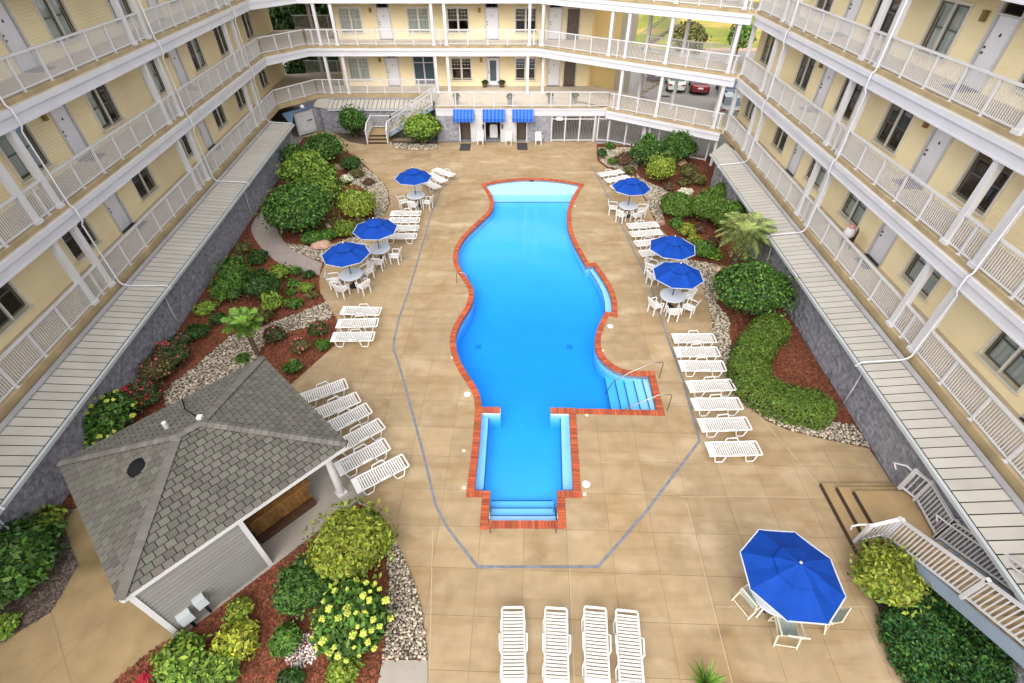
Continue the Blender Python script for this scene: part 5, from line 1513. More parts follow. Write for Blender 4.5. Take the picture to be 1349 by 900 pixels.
def chair(loc, rz, lab):
    o = cproto if cfirst[0] else copy_tree(cproto); cfirst[0] = False
    return tag(put(o, (*loc, .004), rz + rng.uniform(-.08, .08)), lab, 'chair', 'white plastic armchairs at the tables')
SETS = [((-5.86, 28.3), 'farthest left umbrella', R(12), [(-95, .80), (-25, .80), (-160, .82), (95, .8)]),
        ((-6.84, 22.1), 'second left umbrella', R(20), [(-85, .84), (-15, .84), (165, .82), (90, .82)]),
        ((-7.72, 19.75), 'nearest left umbrella', R(5), [(-110, .84), (-40, .84), (-175, .85), (50, .86)]),
        ((6.84, 26.95), 'farthest right umbrella', R(30), [(-125, .80), (-60, .80), (0, .84), (160, .84)]),
        ((7.60, 20.35), 'second right umbrella', R(8), [(-150, .84), (-60, .84), (30, .82), (140, .82)]),
        ((7.28, 18.05), 'third right umbrella', R(18), [(-155, .86), (-98, .84), (-35, .86), (25, .86)])]
def side(a):
    a = a % 360
    return ['on the right side', 'on the far side', 'on the left side', 'on the near side'][int(((a + 45) % 360) // 90)]
UL = {'farthest left umbrella': 'farthest one on the left side of the pool', 'second left umbrella': 'middle one on the left side of the pool', 'nearest left umbrella': 'nearest one on the left side, by the path end', 'farthest right umbrella': 'farthest one on the right side of the pool', 'second right umbrella': 'middle one on the right side of the pool', 'third right umbrella': 'third one down the right side of the pool'}
for loc, nm, rz, chs in SETS:
    umbrella(loc, 1.10, 1.82, .50, rz, 'blue octagonal umbrella, ' + UL[nm])
    table(loc, 'round white table under the ' + nm)
    seen = {}
    for a, d in chs:
        x, y = loc[0] + d * math.cos(R(a)), loc[1] + d * math.sin(R(a)); sd = side(a)
        if sd in seen: sd = {'on the near side': 'at the near right' if a % 360 > 270 else 'at the near left', 'on the right side': 'at the far right', 'on the left side': 'at the far left', 'on the far side': 'at the far corner'}[sd]
        seen[sd] = 1
        chair((x, y), R(a) + PI / 2 + rng.uniform(-.15, .15), 'white plastic armchair ' + sd + ' of the table under the ' + nm)
umbrella((6.74, 5.13), 1.17, 1.92, .50, R(18), 'largest blue octagonal umbrella, standing alone at the near right', .028)
table((6.74, 5.15), 'table hidden under the large near right umbrella')
# cream sling chairs at the near right table
def sling_chair(loc, rz, lab):
    t = tag(empty('sling_chair', (*loc, .004), rz), lab, 'chair', 'cream framed sling chairs')
    f = MB()
    for s in (-1, 1):
        x = s * .27
        f.tube([(x, .27, .02), (x, .24, .40), (x, .20, .62)], .02, 6); f.tube([(x, .22, .62), (x, -.26, .64)], .024, 6); f.tube([(x, -.32, .02), (x, -.20, .40), (x, -.27, .64)], .02, 6)
        f.tube([(x * .9, .24, .41), (x * .9, -.20, .38), (x * .9, -.36, .92)], .018, 6)
    for p in ((.24, .41), (-.36, .92)): f.tube([(-.25, p[0], p[1]), (.25, p[0], p[1])], .018, 6)
    f.tube([(-.27, .265, .08), (.27, .265, .08)], .014, 6); f.tube([(-.27, -.30, .08), (.27, -.30, .08)], .014, 6)
    f.build('frame', M['cream'], t, world=False)
    s = MB(); prof = [(.24, .415), (.0, .375), (-.19, .39), (-.27, .63), (-.355, .90)]; vs = []
    for y, z in prof: vs += [(-.235, y, z), (.235, y, z), (.235, y - .004, z - .012), (-.235, y - .004, z - .012)]
    fs = []
    for i in range(len(prof) - 1):
        a, b = 4 * i, 4 * i + 4
        fs += [(a, a + 1, b + 1, b), (b + 3, b + 2, a + 2, a + 3), (a + 1, a + 2, b + 2, b + 1), (a, b, b + 3, a + 3)]
    s.add(vs, fs).build('sling', M['sling'], t, world=False)
    return t
for (u, v), rz, lab in (((991, 789), R(-62), 'cream sling chair left of the large near right umbrella'), ((1036, 829), R(-8), 'cream sling chair below the large near right umbrella'), ((1083, 806), R(40), 'cream sling chair mostly hidden under the right of the large umbrella')):
    q = at(u, v, .35); sling_chair((q.x, q.y), rz, lab)

# --- pool handrails
def handrail(pts, lab):
    o = MB().tube(pts, .018, 8).build('pool_handrail', M['steel'], smooth=True); return tag(o, lab, 'handrail', 'steel handrails at the pool steps')
def arc(a, b, top, fa, fb, drop):
    a, b = Vector(a), Vector(b)
    return [a, a + Vector((0, 0, top * .8)), a + (b - a) * .06 + Vector((0, 0, top)), a + (b - a) * .3 + Vector((0, 0, top + .02)), b + Vector((0, 0, drop + .05)), b]
A = at(869.5, 497, 0); B = at(831, 488, 0); 
a0 = at(879, 541, 0)
handrail([(a0.x, a0.y, .02), (a0.x, a0.y, .8), (a0.x - .06, a0.y, .88), (a0.x - .5, a0.y - .02, .88), (a0.x - 1.3, a0.y - .05, .35), (a0.x - 1.75, a0.y - .05, .0), (a0.x - 1.85, a0.y - .05, -.5)], 'curved steel handrail at the near side of the side stairs')
a1 = at(868.5, 498, 0)
handrail([(a1.x, a1.y, .02), (a1.x, a1.y, .8), (a1.x - .06, a1.y, .88), (a1.x - .5, a1.y - .08, .88), (a1.x - 1.3, a1.y - .2, .5), (a1.x - 1.9, a1.y - .3, .05), (a1.x - 2.1, a1.y - .3, -.6)], 'curved steel handrail at the far side of the side stairs')
for u, lab in ((645.8, 'short steel handrail at the left of the near pool steps'), (732.2, 'short steel handrail at the right of the near pool steps')):
    q = at(u, 702, 0); s_ = 1 if u < 690 else -1
    handrail([(q.x, q.y, .02), (q.x, q.y, .78), (q.x, q.y + .06, .86), (q.x, q.y + .35, .84), (q.x, q.y + .75, .3), (q.x, q.y + .85, -.3)], lab)
# ladder rails on the left of the main pool
q = at(611, 373, 0)
handrail([(q.x - .35, q.y, .02), (q.x - .32, q.y, .55), (q.x - .1, q.y, .62), (q.x + .25, q.y, .5), (q.x + .32, q.y, -.3)], 'steel grab rail at the left edge of the main pool')

# --- white resin chairs and cooler by the awnings
for u, v, lab in ((633, 190.5, 'white folded chair left of the middle doorway'), (670, 190.5, 'white folded chair right of the middle doorway'), (709, 190.5, 'white folded chair right of the right doorway')):
    q = at(u, v, .0); chair((q.x, q.y), R(180), lab)
# --- terrace planters and the bag on the right balcony
bag = MB().lathe([(.10, 0), (.26, .08), (.30, .30), (.24, .55), (.12, .66), (.0, .68)], 14).lathe([(.0, .62), (.16, .64), (.18, .74), (.08, .82), (.0, .83)], 12, mi=1)
q = FRW.P(19.75, -.85, FL[0] + .42); o = bag.build('laundry_bag', [M['bagwhite'], M['pink']], smooth=True); o.location = q; o.scale = (.75, .75, .75); tag(o, 'white bundle with a pink top on a chair on the lowest right balcony', 'bag')
q = FRW.P(19.7, -.9, FL[0]); w = tag(empty('wooden_chair', q, R(60)), 'brown wooden chair holding a white bundle on the lowest right balcony', 'chair')
MB().box((0, 0, .40), (.44, .44, .04)).build('seat', M['wooddark'], w, world=False)
for x in (-.19, .19):
    for y in (-.19, .19): MB().box((x, y, .19), (.04, .04, .38)).build('leg', M['wooddark'], w, world=False)
MB().box((0, -.21, .66), (.42, .03, .45)).build('backrest', M['wooddark'], w, world=False)

# ================================================================== PLANTS
def leaves_mesh(name, C, N, size, m, aspect=.5, droop=0.0):
    """diamond leaves at C (n,3) facing N (n,3)"""
    n = len(C); N = N / np.linalg.norm(N, axis=1, keepdims=True)
    rnd = nrng.normal(size=(n, 3)); T = np.cross(N, rnd); T /= np.linalg.norm(T, axis=1, keepdims=True) + 1e-9
    B = np.cross(N, T)
    L = (size * nrng.uniform(.65, 1.35, (n, 1))); W = L * aspect
    fold = N * (L * .16)
    V = np.stack([C - T * L, C + B * W + fold, C + T * L - np.array([0, 0, 1]) * droop * L, C - B * W + fold], 1)
    return np_mesh(name, V.reshape(-1, 3), np.arange(4 * n).reshape(n, 4), m)
def ell_leaves(n, rx, ry, h, z0, lump=.22, clumps=26, under=.1, flat=1.0):
    """leaf centres and facing directions over a lumpy dome"""
    K = nrng.normal(size=(clumps, 3)); K[:, 2] = np.abs(K[:, 2]) * .9 - .12; K /= np.linalg.norm(K, axis=1, keepdims=True)
    kr = 1 + lump * nrng.uniform(-1, .55, clumps)
    d = nrng.normal(size=(n, 3)); d[:, 2] = np.where(nrng.random(n) < under, d[:, 2], np.abs(d[:, 2])); d /= np.linalg.norm(d, axis=1, keepdims=True)
    dot = d @ K.T; w = np.exp((dot - 1) * 14); w /= w.sum(1, keepdims=True)
    near = dot.max(1)
    r = (w @ kr) * (1 - .55 * lump * np.clip((.985 - near) * 7, 0, 1.2))
    r *= np.where(nrng.random(n) < .30, nrng.uniform(.55, .95, n), nrng.uniform(.94, 1.04, n))
    spray = nrng.random(n) < .04; r = np.where(spray, nrng.uniform(1.03, 1.20, n), r)
    rad = np.array([rx, ry, h * .55]); dd = d * rad; dd[:, 2] = np.where(dd[:, 2] < 0, dd[:, 2] * .7, dd[:, 2])
    C = dd * r[:, None]; C[:, 2] += z0 + h * .42
    C[:, 2] = np.maximum(C[:, 2], z0 + .02)
    N = d / rad * rad.mean() + nrng.normal(size=(n, 3)) * .85 + np.array([0, 0, .35])
    return C, N
def bush(name, loc, w, h, mt, size, lab, cat='shrub', n=None, group=None, lump=.27, d=None, aspect=.5, stem=True, mt2=None, frac2=.25, rz=None):
    t = tag(empty(name, (*loc, 0.0)), lab, cat, group)
    rx = w / 2; ry = (d or w) / 2
    if n is None: n = int(min(9000, max(350, 2.0 * (rx * ry * 2 + (rx + ry) * h * 1.5) / (size * size * aspect))))
    C, N = ell_leaves(n, rx, ry, h, 0.0, lump)
    if rz: c, s = math.cos(rz), math.sin(rz); C[:, :2] = np.stack([C[:, 0] * c - C[:, 1] * s, C[:, 0] * s + C[:, 1] * c], 1)
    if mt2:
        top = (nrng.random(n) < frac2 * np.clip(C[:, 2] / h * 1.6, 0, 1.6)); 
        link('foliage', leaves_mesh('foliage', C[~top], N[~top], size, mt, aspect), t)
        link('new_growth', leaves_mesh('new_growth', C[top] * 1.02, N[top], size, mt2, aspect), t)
    else: link('foliage', leaves_mesh('foliage', C, N, size, mt, aspect), t)
    if stem:
        s = MB()
        for k in range(5):
            a = 2 * PI * k / 5 + rng.random(); s.tube([(0.03 * math.cos(a), .03 * math.sin(a), 0), (rx * .3 * math.cos(a), ry * .3 * math.sin(a), h * .4), (rx * .55 * math.cos(a), ry * .55 * math.sin(a), h * .75)], .035 * h + .01, 5, r2=.012)
        s.build('stem', M['trunk'], t, world=False)
    return t
def bpx(u, v, wpx, hr, mt, size, lab, name='round_shrub', **k):
    """shrub whose foliage is centred on the photo pixel (u, v); hr = height / width"""
    w = metres(u, v, wpx, .5); h = w * hr; p = at(u, v, h * .48)
    w = metres(u, v, wpx, h * .5)
    return bush(name, (p.x, p.y), w, h, mt, size, lab, **k)
G_ = M
# left bed, far part
bpx(428, 196, 50, .72, G_['g_dark'], .10, 'dark green hedge shrub at the far end of the left bed', mt2=G_['g_mid'])
bpx(391, 208, 40, .8, G_['g_dark'], .10, 'dark green shrub against the far left block wall', mt2=G_['g_mid'])
bpx(408, 226, 70, .62, G_['g_mid'], .10, 'mid green shrub between the two large dark hedges on the left', mt2=G_['g_light'], frac2=.4)
bpx(424, 252, 52, .7, G_['g_mid'], .10, 'light-tipped shrub behind the big dark hedge on the left', mt2=G_['g_light'], frac2=.35)
bpx(394, 276, 88, .62, G_['g_dark'], .11, 'biggest dark green hedge shrub, beside the curved path', mt2=G_['g_mid'], frac2=.3, n=8000)
bpx(463, 215, 30, .62, G_['g_dark'], .07, 'small dark dome shrub at the edge of the far left bed')
bpx(470, 270, 54, .74, G_['g_yellow'], .085, 'yellow-green round shrub beside the left river stones', mt2=G_['g_light'])
bpx(456, 236, 16, .7, G_['g_light'], .08, 'little white-flowered plant above the yellow-green round shrub', mt2=G_['fl_white'], frac2=.5)
bpx(456, 302, 28, .75, G_['g_yellow'], .08, 'yellow-green leafy plant behind the second left umbrella', mt2=G_['g_mid'])
bpx(473, 296, 24, .6, G_['g_olive'], .08, 'olive plant between the yellow shrub and the second left umbrella')
bpx(412, 312, 30, .5, G_['g_mid'], .08, 'low green plant under the biggest dark hedge, left end')
bpx(432, 309, 24, .5, G_['g_mid'], .08, 'low green plant under the biggest dark hedge, right end')
bpx(444, 293, 20, .6, G_['g_olive'], .08, 'dull olive plant at the foot of the yellow-green round shrub')
bpx(486, 240, 15, .5, G_['g_bronze'], .07, 'brown heather-like tuft among the left river stones', aspect=.3)
bpx(470, 229, 18, .6, G_['g_olive'], .07, 'greyish tuft beside the small dark dome shrub', aspect=.3)
# left bed, near part
for u, v, w, hr, m, lab, nm in ((307, 356, 40, .7, 'g_mid', 'feathery green shrub against the block wall beside the path', 'shrub'), (304, 378, 42, .65, 'g_mid', 'bright green shrub below the feathery one near the block wall', 'shrub'),
        (341, 378, 46, .66, 'g_dark', 'dark green shrub in the middle of the near left bed', 'shrub'), (339, 340, 22, .7, 'g_dark', 'small dark tuft beside the path bend', 'shrub'), (319, 326, 20, .6, 'g_olive', 'small brownish plant near the block wall by the path start', 'shrub'),
        (312, 341, 16, .6, 'g_olive', 'small dull plant below the path start', 'shrub'), (369, 359, 28, .6, 'g_light', 'light green plant with pale tips on the path edge', 'shrub'), (388, 357, 16, .7, 'g_mid', 'little green plant on the path edge right of the pale one', 'shrub'),
        (407, 362, 13, .7, 'g_dark', 'tiny dark tuft at the end of the path', 'shrub'), (385, 373, 14, .7, 'g_mid', 'tiny green plant in the mulch below the path', 'shrub'), (403, 379, 17, .7, 'g_light', 'small light green plant near the deck edge', 'shrub'),
        (411, 389, 13, .6, 'g_olive', 'tiny olive plant near the deck edge', 'shrub'), (357, 398, 28, .8, 'g_light', 'light green rose-like bush above the stone strip', 'shrub'), (386, 399, 19, .6, 'g_mid', 'small round green tuft just above the stone strip', 'shrub'),
        (382, 385, 12, .6, 'g_mid', 'tiny plant beside the small round tuft', 'shrub'), (259, 437, 24, .7, 'g_dark', 'dark tuft near the downspout foot on the left', 'shrub'), (286, 421, 20, .6, 'g_dark', 'dark low plant left of the little palm', 'shrub'),
        (272, 405, 26, .4, 'g_light', 'straggly light plant beside the block wall', 'shrub'), (340, 418, 30, .6, 'g_olive', 'olive bush right of the little palm', 'shrub'), (320, 472, 15, .6, 'g_mid', 'small green tuft on the stones by the pavilion roof', 'shrub'),
        (384, 484, 24, .6, 'g_mid', 'bright green tuft in the mulch near the pavilion roof tip', 'shrub'), (424, 454, 17, .6, 'g_mid', 'small green tuft next to the three loungers', 'shrub')):
    bpx(u, v, w * 1.1, hr, G_[m], .10, lab, nm, stem=w > 18, aspect=.3, lump=.55)
def flowering(u, v, wpx, hr, mt, fm, nfl, fsize, lab, name='flower_bush', size=.06):
    t = bpx(u, v, wpx, hr, mt, size, lab, name, cat='flower bush', mt2=G_['g_bronze'] if 'red' in lab or 'pink' in lab else None)
    w = metres(u, v, wpx, .4); h = w * hr
    C, N = ell_leaves(nfl, w / 2, w / 2, h, 0.03, .15, under=0)
    N /= np.linalg.norm(N, axis=1, keepdims=True); pts = C + N * .03
    V, Fc = blobs([tuple(p) for p in pts], fsize, .8)
    link('blossoms', np_mesh('blossoms', V, Fc, fm), t, kind='stuff'); return t
flowering(226, 466, 46, .7, G_['g_dark'], G_['fl_red'], 22, .06, 'red rose bush farthest along the left block wall')
flowering(206, 487, 42, .7, G_['g_olive'], G_['fl_pink'], 26, .055, 'reddish bush in the middle of the row along the left block wall')
flowering(186, 520, 48, .7, G_['g_dark'], G_['fl_red'], 40, .055, 'dense red bush next to the yellow hydrangea by the block wall')
flowering(240, 447, 24, .6, G_['g_dark'], G_['fl_pink'], 10, .05, 'small pink bush below the dark tuft by the block wall')
flowering(361, 441, 26, .75, G_['g_dark'], G_['fl_pink'], 12, .055, 'pink rose bush on the near edge of the stone strip')
flowering(395, 456, 24, .7, G_['g_olive'], G_['fl_pink'], 8, .045, 'pale pink rose bush in the mulch near the pavilion roof')
flowering(419, 433, 24, .8, G_['g_dark'], G_['fl_red'], 16, .04, 'reddish grass-like bush at the end of the stone strip')
# hydrangeas: every flower head its own part
HEADV, HEADF = blobs([(p[0] * .075, p[1] * .075, p[2] * .06) for p in ICO_V if p[2] > -.6] + [(0, 0, .03)], .045, .9)
HEAD = [np_mesh('flower_head', *blobs([(q[0] * .07 * k, q[1] * .07 * k, q[2] * .055 * k) for q in ICO_V if q[2] > -.6] + [(0, 0, .03)], .045 * k, .9), G_['fl_yellow']) for k in (1.0, .8, 1.2)]
def hydrangea(u, v, wpx, hr, n, lab):
    t = bpx(u, v, wpx, hr, G_['g_dark'], .085, lab, 'hydrangea', cat='hydrangea', mt2=G_['g_mid'], frac2=.5)
    w = metres(u, v, wpx, .5); h = w * hr; C, N = ell_leaves(n * 3, w / 2, w / 2, h, .05, .12, under=0)
    keep = []
    for c in C:
        if all(np.linalg.norm(c - k) > .17 for k in keep) and np.linalg.norm((c - np.array([0, 0, h * .42])) / np.array([w / 2, w / 2, h * .55])) > .8: keep.append(c)
        if len(keep) >= n: break
    for c in keep: link('flower_head', HEAD[rng.randrange(3)], t, M4=Matrix.Translation(Vector(c) * 1.10) @ Matrix.Rotation(rng.random() * 6, 4, 'Z') @ Matrix.Scale(rng.uniform(.6, .9), 4))
    return t
hydrangea(134, 552, 78, .62, 26, 'yellow-green hydrangea against the left block wall')
hydrangea(109, 592, 44, .55, 7, 'small yellow hydrangea behind the pavilion roof corner')
hydrangea(465, 816, 94, .68, 48, 'large yellow hydrangea in front of the pavilion')
# near left and front of the pavilion
bpx(12, 740, 110, .62, G_['g_dark'], .10, 'big dark green shrub in the near left corner', mt2=G_['g_mid'], n=8000)
bpx(56, 693, 56, .6, G_['g_yellow'], .085, 'yellow-green shrub behind the big dark shrub, near left corner', mt2=G_['g_light'])
bpx(6, 826, 34, .5, G_['g_light'], .07, 'small light green plant at the left edge by the walkway')
bpx(461, 716, 108, .62, G_['g_light'], .075, 'largest yellow-green round shrub, beside the pavilion column', mt2=G_['g_yellow'], frac2=.7, n=9000)
bpx(404, 773, 78, .68, G_['g_dark'], .065, 'dark green round shrub between the siding wall and the hydrangea', mt2=G_['g_mid'], n=6500)
bpx(376, 843, 40, .62, G_['g_mid'], .06, 'small green shrub beside the white stone patch')
bpx(451, 882, 42, .6, G_['g_light'], .06, 'light green shrub below the large hydrangea', mt2=G_['g_yellow'])
bpx(383, 897, 34, .5, G_['g_dark'], .06, 'dark green plant at the bottom edge below the white stones')
bpx(315, 805, 34, .6, G_['g_yellow'], .07, 'small yellow-green plant by the siding wall', mt2=G_['g_light'])
bpx(311, 846, 56, .55, G_['g_yellow'], .085, 'yellow-topped broad-leaved plant in front of the pavilion', mt2=G_['g_lime'], frac2=.5)
bpx(237, 868, 64, .55, G_['g_mid'], .085, 'green broad-leaved plant at the corner of the siding wall', mt2=G_['g_light'], frac2=.5)
bpx(283, 886, 62, .55, G_['g_mid'], .085, 'green broad-leaved plant at the bottom edge', mt2=G_['g_light'], frac2=.4)
bpx(192, 899, 20, .6, G_['fl_red'], .12, 'red-leaved spiky plant at the bottom left', aspect=.15, stem=False)
# right bed
bpx(851, 201, 42, .95, G_['g_dark'], .085, 'dark green round shrub by the picket fence, left of the pair', mt2=G_['g_mid'])
bpx(892, 197, 46, .85, G_['g_dark'], .085, 'dark green round shrub by the picket fence, right of the pair', mt2=G_['g_mid'])
bpx(870, 222, 40, .9, G_['g_yellow'], .08, 'yellow-green pointed shrub in front of the dark pair', mt2=G_['g_light'])
for u, v, w, hr, m, lab in ((804, 193, 11, .8, 'g_mid', 'tiny green tuft on the pale stones by the fence'), (793, 203, 11, 1.1, 'g_dark', 'tiny dark tuft at the deck edge by the fence'), (823, 210, 22, .8, 'g_bronze', 'bronze shrub left of the dark round pair'), (808, 213, 12, .8, 'g_mid', 'tiny plant among the pale stones'),
        (828, 225, 14, .8, 'g_olive', 'small olive plant behind the far loungers'), (908, 226, 22, .8, 'g_olive', 'olive shrub right of the pointed yellow one'), (919, 238, 18, .7, 'g_olive', 'brownish plant near the right block wall'), (901, 240, 14, .6, 'g_olive', 'small brownish plant in the red mulch'),
        (881, 246, 14, .7, 'g_bronze', 'small bronze plant behind the farthest right umbrella'), (903, 256, 18, .8, 'fl_white', 'creamy white flowering plant above the clipped hedges'),
        (891, 296, 18, .8, 'g_mid', 'small green plant between the hedges and the second right umbrella'), (905, 304, 20, .8, 'g_yellow', 'yellow-green plant behind the second right umbrella'), (921, 301, 16, .7, 'g_bronze', 'bronze plant left of the palm'), (938, 318, 18, .6, 'g_bronze', 'purplish plant in the mulch below the palm'),
        (926, 329, 28, .8, 'g_mid', 'yucca-like green plant right of the second right umbrella'), (941, 336, 18, .6, 'g_light', 'light green plant right of the yucca'), (916, 318, 18, .7, 'g_yellow', 'yellow plant touching the second right umbrella')):
    bpx(u, v, w * 1.1, hr, G_[m], .10, lab, 'shrub', stem=w > 16, aspect=.3, lump=.55)
bpx(893, 272, 48, .62, G_['g_hedge'], .065, 'clipped hedge mound nearest the stones on the right', mt2=G_['g_mid'])
bpx(933, 274, 52, .8, G_['g_hedge'], .065, 'large clipped hedge mound in the middle of the right group', mt2=G_['g_mid'])
bpx(951, 254, 36, .8, G_['g_hedge'], .065, 'clipped mound against the right block wall, far one', mt2=G_['g_mid'])
bpx(961, 287, 46, .85, G_['g_hedge'], .065, 'clipped mound beside the palm', mt2=G_['g_mid'])
bpx(993, 384, 94, .78, G_['g_dark'], .075, 'largest dark round shrub in the right bed, below the palm', mt2=G_['g_mid'], frac2=.3, n=9000)
# curved clipped hedge
hc = [at(u, v, .5) for u, v in ((1030, 424), (1014, 432), (998, 452), (986, 475), (988, 497), (1003, 514), (1024, 525), (1048, 532), (1075, 536), (1098, 538))]
for _ in range(3): hc = [hc[0]] + [q for a, b in zip(hc, hc[1:]) for q in (a * .75 + b * .25, a * .25 + b * .75)] + [hc[-1]]
hg = tag(empty('hedge', (*hc[len(hc) // 2].xy, 0)), 'clipped curved hedge bending round a triangle of red mulch', 'hedge')
def hedge_leaves(path, wid, h, n):
    seg = [(b - a).length for a, b in zip(path, path[1:])]; tot = sum(seg); out = []; nr = []
    for i in range(n):
        t = nrng.random() * tot; k = 0
        while t > seg[k]: t -= seg[k]; k += 1
        a, b = path[k], path[k + 1]; e = (b - a) / seg[k]; c = a + e * t; nn = Vector((-e.y, e.x, 0))
        t0 = sum(seg[:k]) + t; endk = min(1.0, (t0 + .2) / .6, (tot - t0 + .2) / .6)
        r = nrng.uniform(.93, 1.03) if nrng.random() < .75 else nrng.uniform(.5, .9)
        if nrng.random() < .07: r = nrng.uniform(1.03, 1.14)
        if nrng.random() < .62: cx_ = nrng.uniform(-1, 1); sz_ = (1 - abs(cx_) ** 4) ** .25
        else: sz_ = nrng.uniform(-.4, 1); cx_ = math.copysign((1 - abs(sz_) ** 4) ** .25, nrng.random() - .5)
        r *= 1 + .02 * math.sin(c.x * 2 + c.y * 3)
        out.append((c.x + nn.x * cx_ * wid / 2 * r * endk, c.y + nn.y * cx_ * wid / 2 * r * endk, max(.03, h * .30 + sz_ * h * .70 * r * (.6 + .4 * endk))))
        ct, sn = cx_ ** 3, max(0, sz_) ** 3; nr.append((nn.x * ct, nn.y * ct, sn + .2))
    return np.array(out), np.array(nr) + nrng.normal(size=(n, 3)) * .45
C, N = hedge_leaves(hc, 1.40, .85, 24000)
link('foliage', leaves_mesh('foliage', C, N, .055, G_['g_hedge'], .5), hg, True)
sb_ = MB()
for p in hc[::9]: sb_.tube([(p.x, p.y, 0), (p.x, p.y, .6)], .03, 5)
sb_.build('stem', M['trunk'], hg)
# near right
bpx(1172, 758, 84, .66, G_['g_light'], .075, 'yellow-green round shrub at the foot of the near right stairs', mt2=G_['g_yellow'], frac2=.6, n=7000)
GC = [p for p in px([(1168, 806), (1195, 795), (1222, 772), (1260, 806), (1335, 868), (1335, 925), (1225, 935), (1205, 893), (1186, 868), (1172, 835)], .45)]
gcv = tag(empty('hedge', (*at(1240, 850).xy, 0)), 'broad dark green hedge filling the bed under the near right stairs', 'hedge')
pts = scatter(GC, .036, .5); n = len(pts); C = np.array([(x, y, 0) for x, y in pts])
C[:, 2] = .40 + .12 * np.sin(C[:, 0] * 3.1 + 1) * np.cos(C[:, 1] * 2.7) + .10 * np.sin(C[:, 0] * 7 + C[:, 1] * 6) + nrng.uniform(-.10, .08, n)
N = nrng.normal(size=(n, 3)) * .5 + np.array([0, 0, 1])
C2 = C[::3].copy(); C2[:, 2] *= nrng.uniform(.2, .8, len(C2))
ring = []
for (x0, y0), (x1, y1) in zip(GC, GC[1:] + GC[:1]):
    for k in range(int(math.hypot(x1 - x0, y1 - y0) * 260)): t = rng.random(); ring.append((x0 + (x1 - x0) * t + rng.uniform(-.08, .08), y0 + (y1 - y0) * t + rng.uniform(-.08, .08), rng.uniform(.03, .48)))
CC = np.concatenate([C, C2, np.array(ring)]); NN = np.concatenate([N, N[::3], nrng.normal(size=(len(ring), 3)) + np.array([0, 0, .4])])
pick = nrng.random(len(CC)) < .2
link('foliage', leaves_mesh('foliage', CC[~pick], NN[~pick], .05, G_['g_cover'], .55), gcv, True); link('new_growth', leaves_mesh('new_growth', CC[pick], NN[pick], .05, G_['g_mid'], .55), gcv, True)
# by the far staircase
bpx(466, 162, 38, .95, G_['g_dark'], .09, 'round dark shrub beside the far staircase', mt2=G_['g_mid'])
bpx(553, 170, 50, .75, G_['g_mid'], .11, 'bright green shrub under the far staircase', mt2=G_['g_light'], frac2=.6)
# boulders
def boulder(u, v, wpx, lab, flat=.6):
    w = metres(u, v, wpx); b = bmesh.new(); bmesh.ops.create_icosphere(b, subdivisions=2, radius=w / 2)
    ph = [rng.uniform(0, 6) for _ in range(4)]
    for vv in b.verts:
        k = 1 + .16 * math.sin(vv.co.x * 5 / w + ph[0]) + .13 * math.sin(vv.co.y * 6 / w + ph[1]) + .1 * math.sin(vv.co.z * 7 / w + ph[2]); vv.co *= k; vv.co.z *= flat
    me = bpy.data.meshes.new('boulder'); b.to_mesh(me); b.free(); me.materials.append(M['boulder'])
    o = link('boulder', me); p = at(u, v, w * .2); o.location = (p.x, p.y, w * .16); o.rotation_euler = (0, 0, rng.uniform(0, 6)); return tag(o, lab, 'boulder', 'boulders in the beds')
boulder(422, 322, 22, 'pinkish boulder by the path, left of the nearest umbrella'); boulder(447, 220, 12, 'pale boulder at the far left bed'); boulder(434, 297, 12, 'mauve boulder under the big dark hedge')
boulder(951, 356, 17, 'pale pink boulder at the head of the right stone band'); boulder(944, 376, 13, 'small pinkish boulder in the right stone band'); boulder(951, 391, 13, 'tan boulder left of the large round shrub'); boulder(871, 293, 11, 'pink boulder by the right loungers'); boulder(885, 258, 12, 'flat pale boulder behind the farthest right umbrella')
boulder(899, 214, 14, 'pale boulder beside the right dark round shrub')

# ------------------------------------------------------------------ palms
def frond_mesh(L, n, m, leafl, arch, wid=.03):
    V = []; Fc = []
    for i in range(n + 1):
        t = i / n; x = L * t * (1 - .18 * arch * t); z = L * (.42 * t - arch * .62 * t * t); p = np.array([x, 0, z])
        if i == n: break
        for s in (-1, 1):
            l = leafl * math.sin(PI * (.12 + .8 * t)) * rng.uniform(.85, 1.1)
            d = np.array([.55, s * .80, -.28 - .25 * arch * rng.random()]); d /= np.linalg.norm(d); e = p + d * l; mid = p + d * l * .5 + np.array([0, 0, .03]); w = np.array([wid, 0, 0])
            b = len(V); V += [p - w * .5, p + w * .5, mid + w, mid - w, e]; Fc += [(b, b + 1, b + 2, b + 3), (b + 3, b + 2, b + 4, b + 4)]
    me = bpy.data.meshes.new('frond'); me.from_pydata([tuple(v) for v in V], [], [f if f[2] != f[3] else f[:3] for f in Fc]); me.materials.append(m); return me
def palm(base, h, L, nf, m, lab, leafl=.45, tr=.13, group=None, arch=1.0, name='palm_tree'):
    t = tag(empty(name, (*base, 0)), lab, 'palm')
    tk = MB(); prof = [(tr * 1.25, 0)] + [(tr * (1.05 if i % 2 else .92), h * i / 14) for i in range(1, 15)]
    tk.lathe(prof, 10).build('trunk', M['trunk'], t, world=False)
    ms = [frond_mesh(L * k, 22, m, leafl, a) for k, a in ((1, .7 * arch), (1.05, 1.0 * arch), (.9, 1.35 * arch))]
    for i in range(nf):
        a = 2.39996 * i; k = i / nf; el = R(62 - 82 * k)
        link('frond', ms[0 if k < .35 else (1 if k < .7 else 2)], t, M4=Matrix.Translation((0, 0, h - .05)) @ Matrix.Rotation(a, 4, 'Z') @ Matrix.Rotation(-el * .6, 4, 'Y'))
    return t
q = at(340, 468, 0); palm((q.x, q.y), 1.75, .85, 20, G_['g_palm2'], 'small palm with a bare trunk standing in the stone strip by the pavilion', .34, .10)
